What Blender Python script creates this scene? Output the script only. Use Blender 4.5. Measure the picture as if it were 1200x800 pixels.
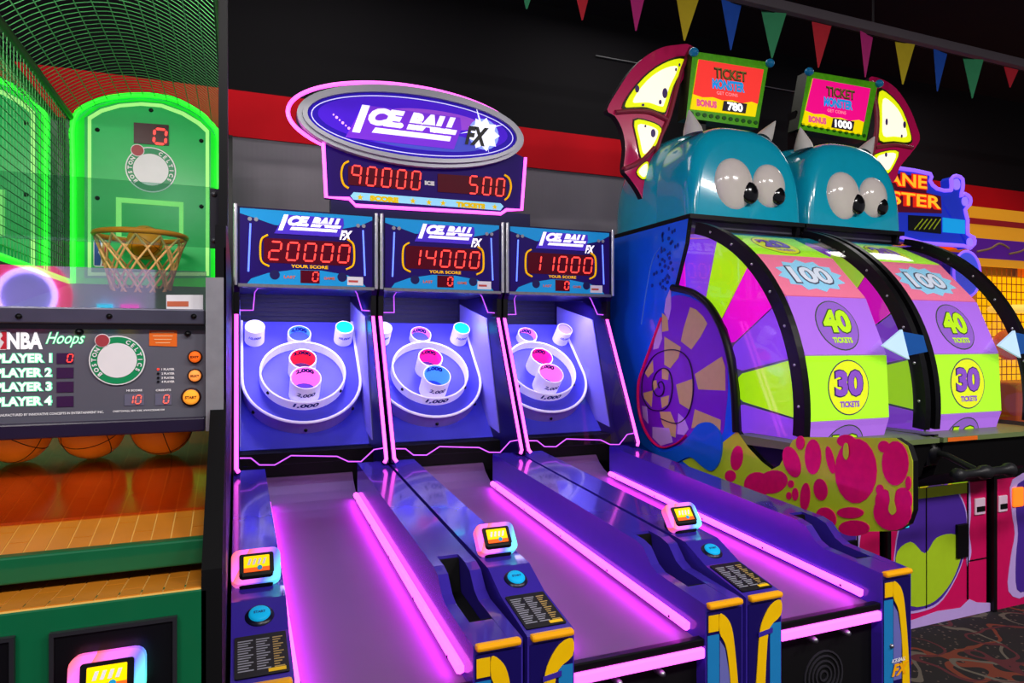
import bpy, bmesh, math, random
from mathutils import Vector, Matrix
R = math.radians
random.seed(7)
for o in list(bpy.data.objects):
    bpy.data.objects.remove(o)
scene = bpy.context.scene
COL = scene.collection

# ------------------------------------------------------------------ camera
CAMH, FPX, YAW = 1.65, 794.0, 22.1
cam = bpy.data.cameras.new('camera')
cam.sensor_width = 36.0
cam.lens = FPX / 1200.0 * 36.0
cam.clip_start = 0.05
camo = bpy.data.objects.new('camera', cam)
COL.objects.link(camo)
camo.location = (0, 0, CAMH)
camo.rotation_euler = (R(90), 0, R(-YAW))
scene.camera = camo
SN, CS = math.sin(R(YAW)), math.cos(R(YAW))

# ------------------------------------------------------------------ world, lights, exposure
scene.view_settings.view_transform = 'Standard'
scene.view_settings.look = 'None'
scene.view_settings.gamma = 1.0
scene.view_settings.use_curve_mapping = False
scene.view_settings.exposure = 0.0
scene.render.film_transparent = False
w = bpy.data.worlds.new('arcade_ambient')
scene.world = w
w.use_nodes = True
bg = w.node_tree.nodes['Background']
bg.inputs[0].default_value = (0.75, 0.72, 0.85, 1)
bg.inputs[1].default_value = 0.20

def area(name, loc, rot, sx, sy, power, col):
    l = bpy.data.lights.new(name, 'AREA')
    l.shape = 'RECTANGLE'
    l.size, l.size_y = sx, sy
    l.energy = power
    l.color = col
    o = bpy.data.objects.new(name, l)
    COL.objects.link(o)
    o.location = loc
    o.rotation_euler = rot
    return o
for lx, ly, pw in ((-1.6, -1.4, 120), (0.8, -1.6, 120), (3.2, -1.6, 160), (5.6, -1.2, 160), (0.6, 4.4, 11), (3.0, 4.6, 11), (6.6, 4.2, 14)):  # the last three are added to wash the back wall and red stripe
    area('overhead_area_light', (lx, ly, 4.5), (0, 0, 0), 1.2, 0.6, pw, (1.0, 0.95, 0.92))

# ------------------------------------------------------------------ helpers
def lin(h):
    h = h.lstrip('#')
    out = []
    for i in (0, 2, 4):
        c = int(h[i:i+2], 16) / 255.0
        out.append(c / 12.92 if c <= 0.04045 else ((c + 0.055) / 1.055) ** 2.4)
    return tuple(out) + (1.0,)

MATS = {}
def M(name, hexc, rough=0.4, metal=0.0, emit=None, es=0.0, coat=0.0, var=0.06, scale=18.0, bump=0.0, spec=0.3):
    if name in MATS:
        return MATS[name]
    m = bpy.data.materials.new(name)
    m.use_nodes = True
    nt = m.node_tree
    b = nt.nodes['Principled BSDF']
    c = lin(hexc)
    tc = nt.nodes.new('ShaderNodeTexCoord')
    nz = nt.nodes.new('ShaderNodeTexNoise')
    nz.inputs['Scale'].default_value = scale
    nz.inputs['Detail'].default_value = 3
    nt.links.new(tc.outputs['Object'], nz.inputs['Vector'])
    mx = nt.nodes.new('ShaderNodeMix')
    mx.data_type = 'RGBA'
    mx.inputs[6].default_value = tuple(v * (1 - var) for v in c[:3]) + (1,)
    mx.inputs[7].default_value = tuple(min(1, v * (1 + var)) for v in c[:3]) + (1,)
    nt.links.new(nz.outputs['Fac'], mx.inputs[0])
    nt.links.new(mx.outputs[2], b.inputs['Base Color'])
    b.inputs['Roughness'].default_value = rough
    b.inputs['Metallic'].default_value = metal
    b.inputs['Specular IOR Level'].default_value = spec
    if coat:
        b.inputs['Coat Weight'].default_value = coat
        b.inputs['Coat Roughness'].default_value = 0.06
    if emit:
        b.inputs['Emission Color'].default_value = lin(emit)
        b.inputs['Emission Strength'].default_value = es
    if bump:
        bp = nt.nodes.new('ShaderNodeBump')
        bp.inputs['Strength'].default_value = bump
        nt.links.new(nz.outputs['Fac'], bp.inputs['Height'])
        nt.links.new(bp.outputs['Normal'], b.inputs['Normal'])
    MATS[name] = m
    return m

def clear(name, tint='#ffffff', gloss=1.0, rough=0.03):
    if name in MATS:
        return MATS[name]
    m = bpy.data.materials.new(name)
    m.use_nodes = True
    nt = m.node_tree
    nt.nodes.clear()
    out = nt.nodes.new('ShaderNodeOutputMaterial')
    mix = nt.nodes.new('ShaderNodeMixShader')
    tr = nt.nodes.new('ShaderNodeBsdfTransparent')
    gl = nt.nodes.new('ShaderNodeBsdfGlossy')
    geo = nt.nodes.new('ShaderNodeNewGeometry')     # Schlick reflectance, the same for both faces of a thin sheet
    dot = nt.nodes.new('ShaderNodeVectorMath'); dot.operation = 'DOT_PRODUCT'
    nt.links.new(geo.outputs['Normal'], dot.inputs[0])
    nt.links.new(geo.outputs['Incoming'], dot.inputs[1])
    prev = dot.outputs['Value']
    for op, val, first in (('ABSOLUTE', None, True), ('SUBTRACT', 1.0, False), ('POWER', 5.0, True), ('MULTIPLY_ADD', 0.96, True)):
        fr = nt.nodes.new('ShaderNodeMath'); fr.operation = op
        nt.links.new(prev, fr.inputs[0 if first else 1])
        if val is not None:
            fr.inputs[1 if first else 0].default_value = val
        if op == 'MULTIPLY_ADD':
            fr.inputs[2].default_value = 0.03
        prev = fr.outputs[0]
    mu = nt.nodes.new('ShaderNodeMath')
    mu.operation = 'MULTIPLY'
    mu.inputs[1].default_value = gloss
    tr.inputs[0].default_value = lin(tint)
    gl.inputs['Roughness'].default_value = rough
    nt.links.new(fr.outputs[0], mu.inputs[0])
    nt.links.new(mu.outputs[0], mix.inputs[0])
    nt.links.new(tr.outputs[0], mix.inputs[1])
    nt.links.new(gl.outputs[0], mix.inputs[2])
    nt.links.new(mix.outputs[0], out.inputs[0])
    MATS[name] = m
    return m

def ray(u, v):
    a, b = (u - 600.0) / FPX, (400.0 - v) / FPX
    return Vector((SN + CS * a, CS - SN * a, b))
CAMP = Vector((0, 0, CAMH))

class Fr:
    """a flat frame: origin, x axis, y axis, normal"""
    def __init__(s, o, x=(1, 0, 0), y=(0, 0, 1)):
        s.o, s.x, s.y = Vector(o), Vector(x).normalized(), Vector(y).normalized()
        s.n = s.x.cross(s.y)
    def p(s, a, b, d=0.0):
        return s.o + s.x * a + s.y * b + s.n * d
    def px(s, u, v, d=0.0):
        r = ray(u, v)
        o = s.o + s.n * d
        t = (o - CAMP).dot(s.n) / r.dot(s.n)
        q = CAMP + r * t - s.o
        return (q.dot(s.x), q.dot(s.y))
    def pxs(s, pts, d=0.0):
        return [s.px(u, v, d) for u, v in pts]

def front(Y, X=0.0, Z=0.0):
    return Fr((X, Y, Z))
def side(X):                       # plane facing -X, a axis runs towards the camera
    return Fr((X, 0, 0), (0, -1, 0), (0, 0, 1))

def zoomed(pts, ox, oy, k):        # a reading taken from a zoomed crop, back in photo pixels
    return [(ox + x / k, oy + y / k) for x, y in pts]

def smooth(pts, n=5, closed=True):
    out, m = [], len(pts)
    rng = range(m) if closed else range(m - 1)
    for i in rng:
        if closed:
            p0, p1, p2, p3 = pts[i - 1], pts[i], pts[(i + 1) % m], pts[(i + 2) % m]
        else:
            p0, p1, p2, p3 = pts[max(i - 1, 0)], pts[i], pts[i + 1], pts[min(i + 2, m - 1)]
        for k in range(n):
            t = k / n
            out.append(tuple(0.5 * (2 * b + (c - a) * t + (2 * a - 5 * b + 4 * c - d) * t * t + (3 * b - a - 3 * c + d) * t ** 3)
                             for a, b, c, d in zip(p0, p1, p2, p3)))
    if not closed:
        out.append(tuple(pts[-1]))
    return out

def ell(cx, cy, rx, ry=None, n=36, rot=0.0, a0=0.0, a1=360.0, close=True):
    ry = rx if ry is None else ry
    out = []
    m = n if close else n + 1
    for i in range(m):
        t = R(a0 + (a1 - a0) * i / n)
        x, y = rx * math.cos(t), ry * math.sin(t)
        c, s = math.cos(R(rot)), math.sin(R(rot))
        out.append((cx + x * c - y * s, cy + x * s + y * c))
    return out

def rrect(x0, y0, x1, y1, r, n=4):
    out = []
    for cx, cy, a in ((x1 - r, y1 - r, 0), (x0 + r, y1 - r, 90), (x0 + r, y0 + r, 180), (x1 - r, y0 + r, 270)):
        for k in range(n + 1):
            t = R(a + 90.0 * k / n)
            out.append((cx + r * math.cos(t), cy + r * math.sin(t)))
    return out

ORG = {}
TEXTS = {}
def text_mesh(body, shear, bold, spacing):
    key = (body, shear, bold, spacing)
    if key not in TEXTS:
        c = bpy.data.curves.new('t', 'FONT')
        c.body = body
        c.shear = shear
        c.offset = bold
        c.space_character = spacing
        c.resolution_u = 3
        c.align_x = 'LEFT'
        o = bpy.data.objects.new('t', c)
        COL.objects.link(o)
        dg = bpy.context.evaluated_depsgraph_get()
        me = bpy.data.meshes.new_from_object(o.evaluated_get(dg))
        vs = [tuple(v.co[:2]) for v in me.vertices]
        fs = [tuple(p.vertices) for p in me.polygons]
        bpy.data.objects.remove(o)
        bpy.data.curves.remove(c)
        bpy.data.meshes.remove(me)
        x0, x1 = min(v[0] for v in vs), max(v[0] for v in vs)
        y0, y1 = min(v[1] for v in vs), max(v[1] for v in vs)
        TEXTS[key] = ([(x - x0, y - y0) for x, y in vs], fs, x1 - x0, y1 - y0)
    return TEXTS[key]

class MB:
    def __init__(s):
        s.v, s.f, s.m, s.sm, s.mats = [], [], [], [], []
    def mi(s, mat):
        if mat not in s.mats:
            s.mats.append(mat)
        return s.mats.index(mat)
    def add(s, vs, fs, mat, sm=False):
        k, i = len(s.v), s.mi(mat)
        s.v += [Vector(v) for v in vs]
        for f in fs:
            s.f.append(tuple(j + k for j in f))
            s.m.append(i)
            s.sm.append(sm)
        return s
    def poly(s, fr, pts, d, mat):
        return s.add([fr.p(a, b, d) for a, b in pts], [tuple(range(len(pts)))], mat)
    def slab(s, fr, pts, d0, d1, mat, sidemat=None):
        n = len(pts)
        vs = [fr.p(a, b, d0) for a, b in pts] + [fr.p(a, b, d1) for a, b in pts]
        s.add(vs, [tuple(range(n - 1, -1, -1)), tuple(range(n, 2 * n))], mat)
        k = len(s.v) - 2 * n
        i = s.mi(sidemat or mat)
        for j in range(n):
            q = (j + 1) % n
            s.f.append((k + j, k + q, k + n + q, k + n + j))
            s.m.append(i)
            s.sm.append(False)
        return s
    def ring(s, fr, outer, inner, d0, d1, mat, inmat=None):
        n = len(outer)
        vs = []
        for pts, d in ((outer, d0), (outer, d1), (inner, d1), (inner, d0)):
            vs += [fr.p(a, b, d) for a, b in pts]
        f1, f2 = [], []
        for j in range(n):
            q = (j + 1) % n
            f1.append((j, q, n + q, n + j))
            f1.append((n + j, n + q, 2 * n + q, 2 * n + j))
            f2.append((2 * n + j, 2 * n + q, 3 * n + q, 3 * n + j))
            f1.append((3 * n + j, 3 * n + q, q, j))
        k = len(s.v)
        s.add(vs, f1, mat)
        i = s.mi(inmat or mat)
        for f in f2:
            s.f.append(tuple(x + k for x in f))
            s.m.append(i)
            s.sm.append(False)
        return s
    def box(s, x0, x1, y0, y1, z0, z1, mat, bev=0.0):
        bm = bmesh.new()
        bmesh.ops.create_cube(bm, size=1.0)
        for v in bm.verts:
            v.co = Vector(((x0 + x1) / 2 + v.co.x * (x1 - x0), (y0 + y1) / 2 + v.co.y * (y1 - y0), (z0 + z1) / 2 + v.co.z * (z1 - z0)))
        if bev:
            bmesh.ops.bevel(bm, geom=bm.edges[:], offset=bev, segments=2, affect='EDGES', profile=0.5)
        bm.verts.index_update()
        s.add([v.co.copy() for v in bm.verts], [tuple(v.index for v in f.verts) for f in bm.faces], mat)
        bm.free()
        return s
    def tube(s, pts, r, mat, n=8, closed=False, flat=1.0):
        pts = [Vector(p) for p in pts]
        m = len(pts)
        tans = []
        for i in range(m):
            a = pts[i - 1] if (i > 0 or closed) else pts[i]
            b = pts[(i + 1) % m] if (i < m - 1 or closed) else pts[i]
            tans.append((b - a).normalized())
        up = Vector((0, 0, 1)) if abs(tans[0].z) < 0.9 else Vector((0, 1, 0))
        u = tans[0].cross(up).normalized()
        vs, fs = [], []
        for i in range(m):
            u = (u - tans[i] * u.dot(tans[i])).normalized()
            w_ = tans[i].cross(u)
            for k in range(n):
                t = 2 * math.pi * k / n
                vs.append(pts[i] + (u * math.cos(t) + w_ * math.sin(t) * flat) * r)
        for i in range(m if closed else m - 1):
            j = (i + 1) % m
            for k in range(n):
                q = (k + 1) % n
                fs.append((i * n + k, i * n + q, j * n + q, j * n + k))
        s.add(vs, fs, mat, n > 4)
        if not closed:
            s.add(vs[:n], [tuple(range(n - 1, -1, -1))], mat)
            s.add(vs[-n:], [tuple(range(n))], mat)
        return s
    def lathe(s, fr, prof, mat, ca=0.0, cb=0.0, n=32, sm=True):
        vs, fs = [], []
        for r, d in prof:
            for k in range(n):
                t = 2 * math.pi * k / n
                vs.append(fr.p(ca + r * math.cos(t), cb + r * math.sin(t), d))
        for i in range(len(prof) - 1):
            for k in range(n):
                q = (k + 1) % n
                fs.append((i * n + k, i * n + q, (i + 1) * n + q, (i + 1) * n + k))
        return s.add(vs, fs, mat, sm)
    def ball(s, c, rx, ry, rz, mat, nu=24, nv=14, e=1.0, half=False):
        vs, fs = [], []
        sp = lambda x: math.copysign(abs(x) ** e, x)
        lo = 0.0 if half else -90.0
        for j in range(nv + 1):
            ph = R(lo + (90.0 - lo) * j / nv)
            for k in range(nu):
                t = 2 * math.pi * k / nu
                cp = abs(math.cos(ph)) ** e
                vs.append((c[0] + rx * cp * sp(math.cos(t)), c[1] + ry * cp * sp(math.sin(t)), c[2] + rz * sp(math.sin(ph))))
        for j in range(nv):
            for k in range(nu):
                q = (k + 1) % nu
                fs.append((j * nu + k, j * nu + q, (j + 1) * nu + q, (j + 1) * nu + k))
        return s.add(vs, fs, mat, True)
    def text(s, fr, body, a, b, h, mat, d=0.002, wid=None, shear=0.0, bold=0.0, align='C', spacing=1.0, warp=None, rot=0.0):
        vs, fs, tw, th = text_mesh(body, shear, bold, spacing)
        ky = h / th
        kx = wid / tw if wid else ky
        ox = {'C': -tw / 2, 'L': 0.0, 'R': -tw}[align]
        out = []
        c, sn = math.cos(R(rot)), math.sin(R(rot))
        for x, y in vs:
            x, y = (x + ox) * kx, (y - th / 2) * ky
            if warp:
                out.append(warp(x, y))
            else:
                out.append(fr.p(a + x * c - y * sn, b + x * sn + y * c, d))
        return s.add(out, fs, mat)
    def build(s, name, parent=None, label=None, kind=None):
        if parent is not None:
            org = ORG[parent.name]
            loc = Vector((0, 0, 0))
        else:
            xs, ys, zs = [v.x for v in s.v], [v.y for v in s.v], [v.z for v in s.v]
            org = Vector(((min(xs) + max(xs)) / 2, (min(ys) + max(ys)) / 2, min(zs)))
            loc = org
        me = bpy.data.meshes.new(name)
        me.from_pydata([v - org for v in s.v], [], s.f)
        for m in s.mats:
            me.materials.append(m)
        me.polygons.foreach_set('material_index', s.m)
        me.polygons.foreach_set('use_smooth', s.sm)
        me.update()
        o = bpy.data.objects.new(name, me)
        COL.objects.link(o)
        o.location = loc
        o.parent = parent
        ORG[o.name] = org
        if label:
            o['label'] = label
        if kind:
            o['kind'] = kind
        return o

def thing(name, loc, label, cat, group=None):
    o = bpy.data.objects.new(name, None)
    COL.objects.link(o)
    o.location = loc
    o.empty_display_size = 0.1
    ORG[o.name] = Vector(loc)
    tag(o, label, cat, group)
    return o
def tag(o, label, cat, group=None):
    o['label'] = label
    o['category'] = cat
    if group:
        o['group'] = group
    return o
def structure(o):
    o['kind'] = 'structure'
    return o

SEG = {'0': 'abcdef', '1': 'bc', '2': 'abged', '3': 'abgcd', '4': 'fgbc', '5': 'afgcd', '6': 'afgedc', '7': 'abc', '8': 'abcdefg', '9': 'abcfg', '-': 'g', ' ': ''}
def digits(txt, fr, a, b, dw, dh, pitch, parent, mat, d=0.003, slant=0.12, name='display_digit', thick=0.13):
    """seven-segment numerals, one object each; (a, b) is the lower left corner of the first"""
    for i, ch in enumerate(txt):
        if not SEG[ch]:
            continue
        mb = MB()
        x0 = a + i * pitch
        t = dw * thick * 1.15
        g = t * 0.35
        def P(x, y):
            return (x0 + x + y * slant, b + y)
        H2 = dh / 2
        hor = lambda y: [P(g, y), P(g + t / 2, y + t / 2), P(dw - g - t / 2, y + t / 2), P(dw - g, y), P(dw - g - t / 2, y - t / 2), P(g + t / 2, y - t / 2)]
        ver = lambda x, y0, y1: [P(x, y0 + g), P(x + t / 2, y0 + g + t / 2), P(x + t / 2, y1 - g - t / 2), P(x, y1 - g), P(x - t / 2, y1 - g - t / 2), P(x - t / 2, y0 + g + t / 2)]
        sg = {'a': hor(dh), 'g': hor(H2), 'd': hor(0), 'f': ver(0, H2, dh), 'b': ver(dw, H2, dh), 'e': ver(0, 0, H2), 'c': ver(dw, 0, H2)}
        for c in SEG[ch]:
            mb.slab(fr, sg[c], d, d + 0.002, mat)
        mb.build(name, parent)

# ------------------------------------------------------------------ shared materials
BLACK = M('black_plastic', '#09090d', 0.35, spec=0.25)
MATTE = M('black_matte', '#070709', 0.7, spec=0.15)
CHROME = M('chrome', '#d4d4dc', 0.22, 0.7)
STEEL = M('brushed_steel', '#8d8d96', 0.35, 0.9, var=0.2, scale=60)
WHITE = M('white_print', '#f2f0f4', 0.4)
YELLOW = M('yellow_print', '#f7c400', 0.4)
GOLD = M('golden_yellow_plastic', '#ffae08', 0.35)
ICEBODY = M('violet_blue_cabinet_gloss', '#3a28a0', 0.18, coat=0.6)
ICEDARK = M('dark_navy_panel', '#150c48', 0.3, spec=0.2)
NAVY = M('navy_print', '#140a5a', 0.35)
CYAN = M('cyan_print', '#18a5dd', 0.4)
LANE = M('lane_surface', '#6a4c78', 0.5, var=0.05, scale=4)
PLAYBLUE = M('playfield_blue', '#4b49d8', 0.4)
RINGWHITE = M('ring_white', '#f4f0fa', 0.45, emit='#cfc4ff', es=0.3)
PINKLED = M('magenta_led', '#ff60e8', 0.3, emit='#ff5cf4', es=2.4)
PINKNEON = M('pink_neon_tube', '#ff80e8', 0.3, emit='#ff52e4', es=2.4)
PINKEDGE = M('lit_acrylic_edge', '#d060ff', 0.3, emit='#c95cff', es=1.0)
BLUELED = M('blue_led', '#5a7cff', 0.3, emit='#5f78ff', es=1.5)
REDSEG = M('red_led_segment', '#ff3030', 0.4, emit='#ff4038', es=1.6)
REDOFF = M('dark_red_window', '#5a0420', 0.35, spec=0.08)
CLEAR = clear('clear_acrylic')
TEXTDARK = M('dark_blue_print', '#1a1a70', 0.4)
ORANGEP = M('orange_print', '#f2701c', 0.4)
GREYP = M('grey_print', '#9a9aa8', 0.4)
LILAC = M('lilac_panel', '#8f88f0', 0.3)

def lit(name, hexc, es=0.7):
    return M(name, hexc, 0.4, emit=hexc, es=es, spec=0.1)
def rainbow_mat():
    m = bpy.data.materials.new('rainbow_led_frame')
    m.use_nodes = True
    nt = m.node_tree
    b = nt.nodes['Principled BSDF']
    tc = nt.nodes.new('ShaderNodeTexCoord')
    sep = nt.nodes.new('ShaderNodeSeparateXYZ')
    nt.links.new(tc.outputs['Generated'], sep.inputs[0])
    cmb = nt.nodes.new('ShaderNodeCombineColor')
    cmb.mode = 'HSV'
    ma = nt.nodes.new('ShaderNodeMath')
    ma.operation = 'MULTIPLY_ADD'
    ma.inputs[1].default_value = -0.55
    ma.inputs[2].default_value = 0.95
    nt.links.new(sep.outputs[0], ma.inputs[0])
    m2 = nt.nodes.new('ShaderNodeMath')
    m2.operation = 'MULTIPLY_ADD'
    m2.inputs[1].default_value = 0.25
    nt.links.new(sep.outputs[2], m2.inputs[0])
    nt.links.new(ma.outputs[0], m2.inputs[2])
    nt.links.new(m2.outputs[0], cmb.inputs[0])
    cmb.inputs[1].default_value = 0.85
    cmb.inputs[2].default_value = 1.0
    nt.links.new(cmb.outputs[0], b.inputs['Emission Color'])
    nt.links.new(cmb.outputs[0], b.inputs['Base Color'])
    b.inputs['Emission Strength'].default_value = 0.8
    b.inputs['Roughness'].default_value = 0.3
    return m
RAINBOW = rainbow_mat()
SCREENY = lit('screen_yellow', '#f2c200', 0.9)
SCREENR = lit('screen_orange', '#e2561a', 0.9)

# ------------------------------------------------------------------ the room
def carpet_mat():
    m = bpy.data.materials.new('arcade_carpet')
    m.use_nodes = True
    nt = m.node_tree
    b = nt.nodes['Principled BSDF']
    b.inputs['Roughness'].default_value = 0.95
    tc = nt.nodes.new('ShaderNodeTexCoord')
    def contour(scale, off, width, level):
        mp = nt.nodes.new('ShaderNodeMapping')
        mp.inputs['Location'].default_value = off
        nt.links.new(tc.outputs['Object'], mp.inputs['Vector'])
        n = nt.nodes.new('ShaderNodeTexNoise')
        n.inputs['Scale'].default_value = scale
        n.inputs['Detail'].default_value = 0.5
        nt.links.new(mp.outputs[0], n.inputs['Vector'])
        s = nt.nodes.new('ShaderNodeMath'); s.operation = 'SUBTRACT'; s.inputs[1].default_value = level
        nt.links.new(n.outputs['Fac'], s.inputs[0])
        a = nt.nodes.new('ShaderNodeMath'); a.operation = 'ABSOLUTE'
        nt.links.new(s.outputs[0], a.inputs[0])
        l = nt.nodes.new('ShaderNodeMath'); l.operation = 'LESS_THAN'; l.inputs[1].default_value = width
        nt.links.new(a.outputs[0], l.inputs[0])
        return l.outputs[0]
    base = nt.nodes.new('ShaderNodeRGB')
    base.outputs[0].default_value = lin('#0e090c')
    cur = base.outputs[0]
    vo = nt.nodes.new('ShaderNodeTexVoronoi')
    vo.inputs['Scale'].default_value = 30
    nt.links.new(tc.outputs['Object'], vo.inputs['Vector'])
    lt = nt.nodes.new('ShaderNodeMath'); lt.operation = 'LESS_THAN'; lt.inputs[1].default_value = 0.2
    nt.links.new(vo.outputs['Distance'], lt.inputs[0])
    for fac, col in ((lt.outputs[0], '#5a4a42'), (contour(3.3, (0, 0, 0), 0.015, 0.5), '#6a2a16'), (contour(2.9, (5, 3, 1), 0.012, 0.54), '#5a5248'), (contour(3.6, (9, 1, 4), 0.012, 0.45), '#4e161e')):
        mx = nt.nodes.new('ShaderNodeMix'); mx.data_type = 'RGBA'
        nt.links.new(fac, mx.inputs[0])
        nt.links.new(cur, mx.inputs[6])
        mx.inputs[7].default_value = lin(col)
        cur = mx.outputs[2]
    nt.links.new(cur, b.inputs['Base Color'])
    return m
structure(MB().box(-4.5, 13.0, -4.0, 5.6, -0.1, 0.0, carpet_mat()).build('floor'))
structure(MB().box(-4.5, 13.0, -4.0, 5.6, 4.6, 4.7, M('ceiling_black', '#17151a', 0.9)).build('ceiling'))
def ribbed(name, hexc):
    m = M(name, hexc, 0.8, var=0.12, scale=3)
    nt = m.node_tree
    b = nt.nodes['Principled BSDF']
    tc = nt.nodes.new('ShaderNodeTexCoord')
    wv = nt.nodes.new('ShaderNodeTexWave')
    wv.inputs['Scale'].default_value = 9
    nt.links.new(tc.outputs['Object'], wv.inputs['Vector'])
    bp = nt.nodes.new('ShaderNodeBump'); bp.inputs['Strength'].default_value = 0.35
    nt.links.new(wv.outputs['Fac'], bp.inputs['Height'])
    nt.links.new(bp.outputs[0], b.inputs['Normal'])
    return m
mb = MB()
mb.box(-4.5, 13.0, 5.4, 5.5, 0.0, 3.16, ribbed('wall_grey', '#8c8690'))
mb.box(-4.5, 13.0, 5.4, 5.5, 3.5, 4.6, M('wall_black', '#131115', 0.9))
structure(mb.build('wall_back'))
structure(MB().box(-4.5, 13.0, 5.385, 5.5, 3.16, 3.5, M('stripe_red', '#e6001a', 0.8, var=0.15, scale=2)).build('trim_1'))

# ------------------------------------------------------------------ card reader shared by several games
def card_reader(fr, wdt, hgt, parent):
    """tilted swipe reader with a glowing rim, built on frame fr (origin in its middle)"""
    b = MB()
    b.slab(fr, rrect(-wdt/2, -hgt/2, wdt/2, hgt/2, hgt*0.22), -0.02, 0.012, RAINBOW)
    rd = b.build('card_reader', parent, 'card reader with glowing rainbow rim')
    MB().slab(fr, rrect(-wdt*0.34, -hgt*0.26, wdt*0.36, hgt*0.34, hgt*0.06), 0.0125, 0.017, BLACK).build('bezel', rd)
    s = MB().slab(fr, rrect(-wdt*0.25, -hgt*0.18, wdt*0.27, hgt*0.26, 0.002), 0.0175, 0.019, SCREENY)
    s.slab(fr, [(-wdt*0.25, -hgt*0.2), (wdt*0.27, -hgt*0.2), (wdt*0.27, -hgt*0.08), (-wdt*0.25, -hgt*0.08)], 0.0175, 0.0195, SCREENR)
    s.slab(fr, ell(0.01, -hgt*0.1, hgt*0.07, n=12), 0.0195, 0.021, CYAN)
    for k in range(4):
        x = -wdt*0.18 + k*wdt*0.1
        s.slab(fr, [(x, hgt*0.0), (x+wdt*0.05, hgt*0.0), (x+wdt*0.09, hgt*0.17), (x+wdt*0.04, hgt*0.17)], 0.019, 0.0205, WHITE)
    s.build('screen', rd)
    return rd

# ------------------------------------------------------------------ alley bowling machines
def rail_z(y): return 0.895 + 0.0575 * (y - 2.15)
def lane_z(y): return 0.672 + 0.0615 * (y - 1.82)
CUPLIT = {'pink': lit('cup_glow_pink', '#ff7ad8', 0.8), 'red': lit('cup_glow_red', '#ff2448', 0.9), 'blue': lit('cup_glow_blue', '#4f90ff', 0.9),
          'hot': lit('cup_glow_hot_pink', '#ff28a0', 0.9), 'cyan': lit('cup_glow_cyan', '#16e8ea', 0.9), 'white': lit('cup_glow_white', '#e8e4ff', 0.7),
          'grey': lit('cup_glow_lilac', '#9a86c8', 0.5)}

def ice_logo(mb, fr, a, b, wdt, d, white, shade, fx, fxp=(0.50, -0.14, 0.95)):
    """slanted logo lettering with its long underline; a, b = middle; wdt = full width"""
    h = wdt * 0.155
    k = wdt
    # purple plate behind
    mb.slab(fr, [(a-0.55*k, b-0.17*k), (a+0.40*k, b-0.17*k), (a+0.47*k, b+0.02*k), (a+0.46*k, b+0.12*k), (a-0.40*k, b+0.12*k)], d, d+0.003, shade)
    mb.text(fr, 'I', a-0.42*k, b+0.0*k, h*1.55, white, d+0.005, wid=0.15*k, shear=0.45, bold=0.09)
    mb.text(fr, 'CE.', a-0.20*k, b+0.035*k, h, white, d+0.005, wid=0.32*k, shear=0.4, bold=0.075)
    mb.text(fr, 'BALL', a+0.20*k, b+0.035*k, h, white, d+0.005, wid=0.46*k, shear=0.4, bold=0.075)
    mb.slab(fr, [(a-0.33*k, b-0.105*k), (a+0.36*k, b-0.105*k), (a+0.375*k, b-0.06*k), (a-0.30*k, b-0.06*k)], d+0.003, d+0.006, white)
    mb.text(fr, 'FX', a+fxp[0]*k, b+fxp[1]*k, h*fxp[2], fx, d+0.007, wid=0.21*fxp[2]*k, shear=0.35, bold=0.05)
    mb.slab(fr, [(a-0.04*k, b+0.005*k), (a+0.44*k, b+0.005*k), (a+0.445*k, b+0.017*k), (a-0.035*k, b+0.017*k)], d+0.004, d+0.0065, shade)

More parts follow.
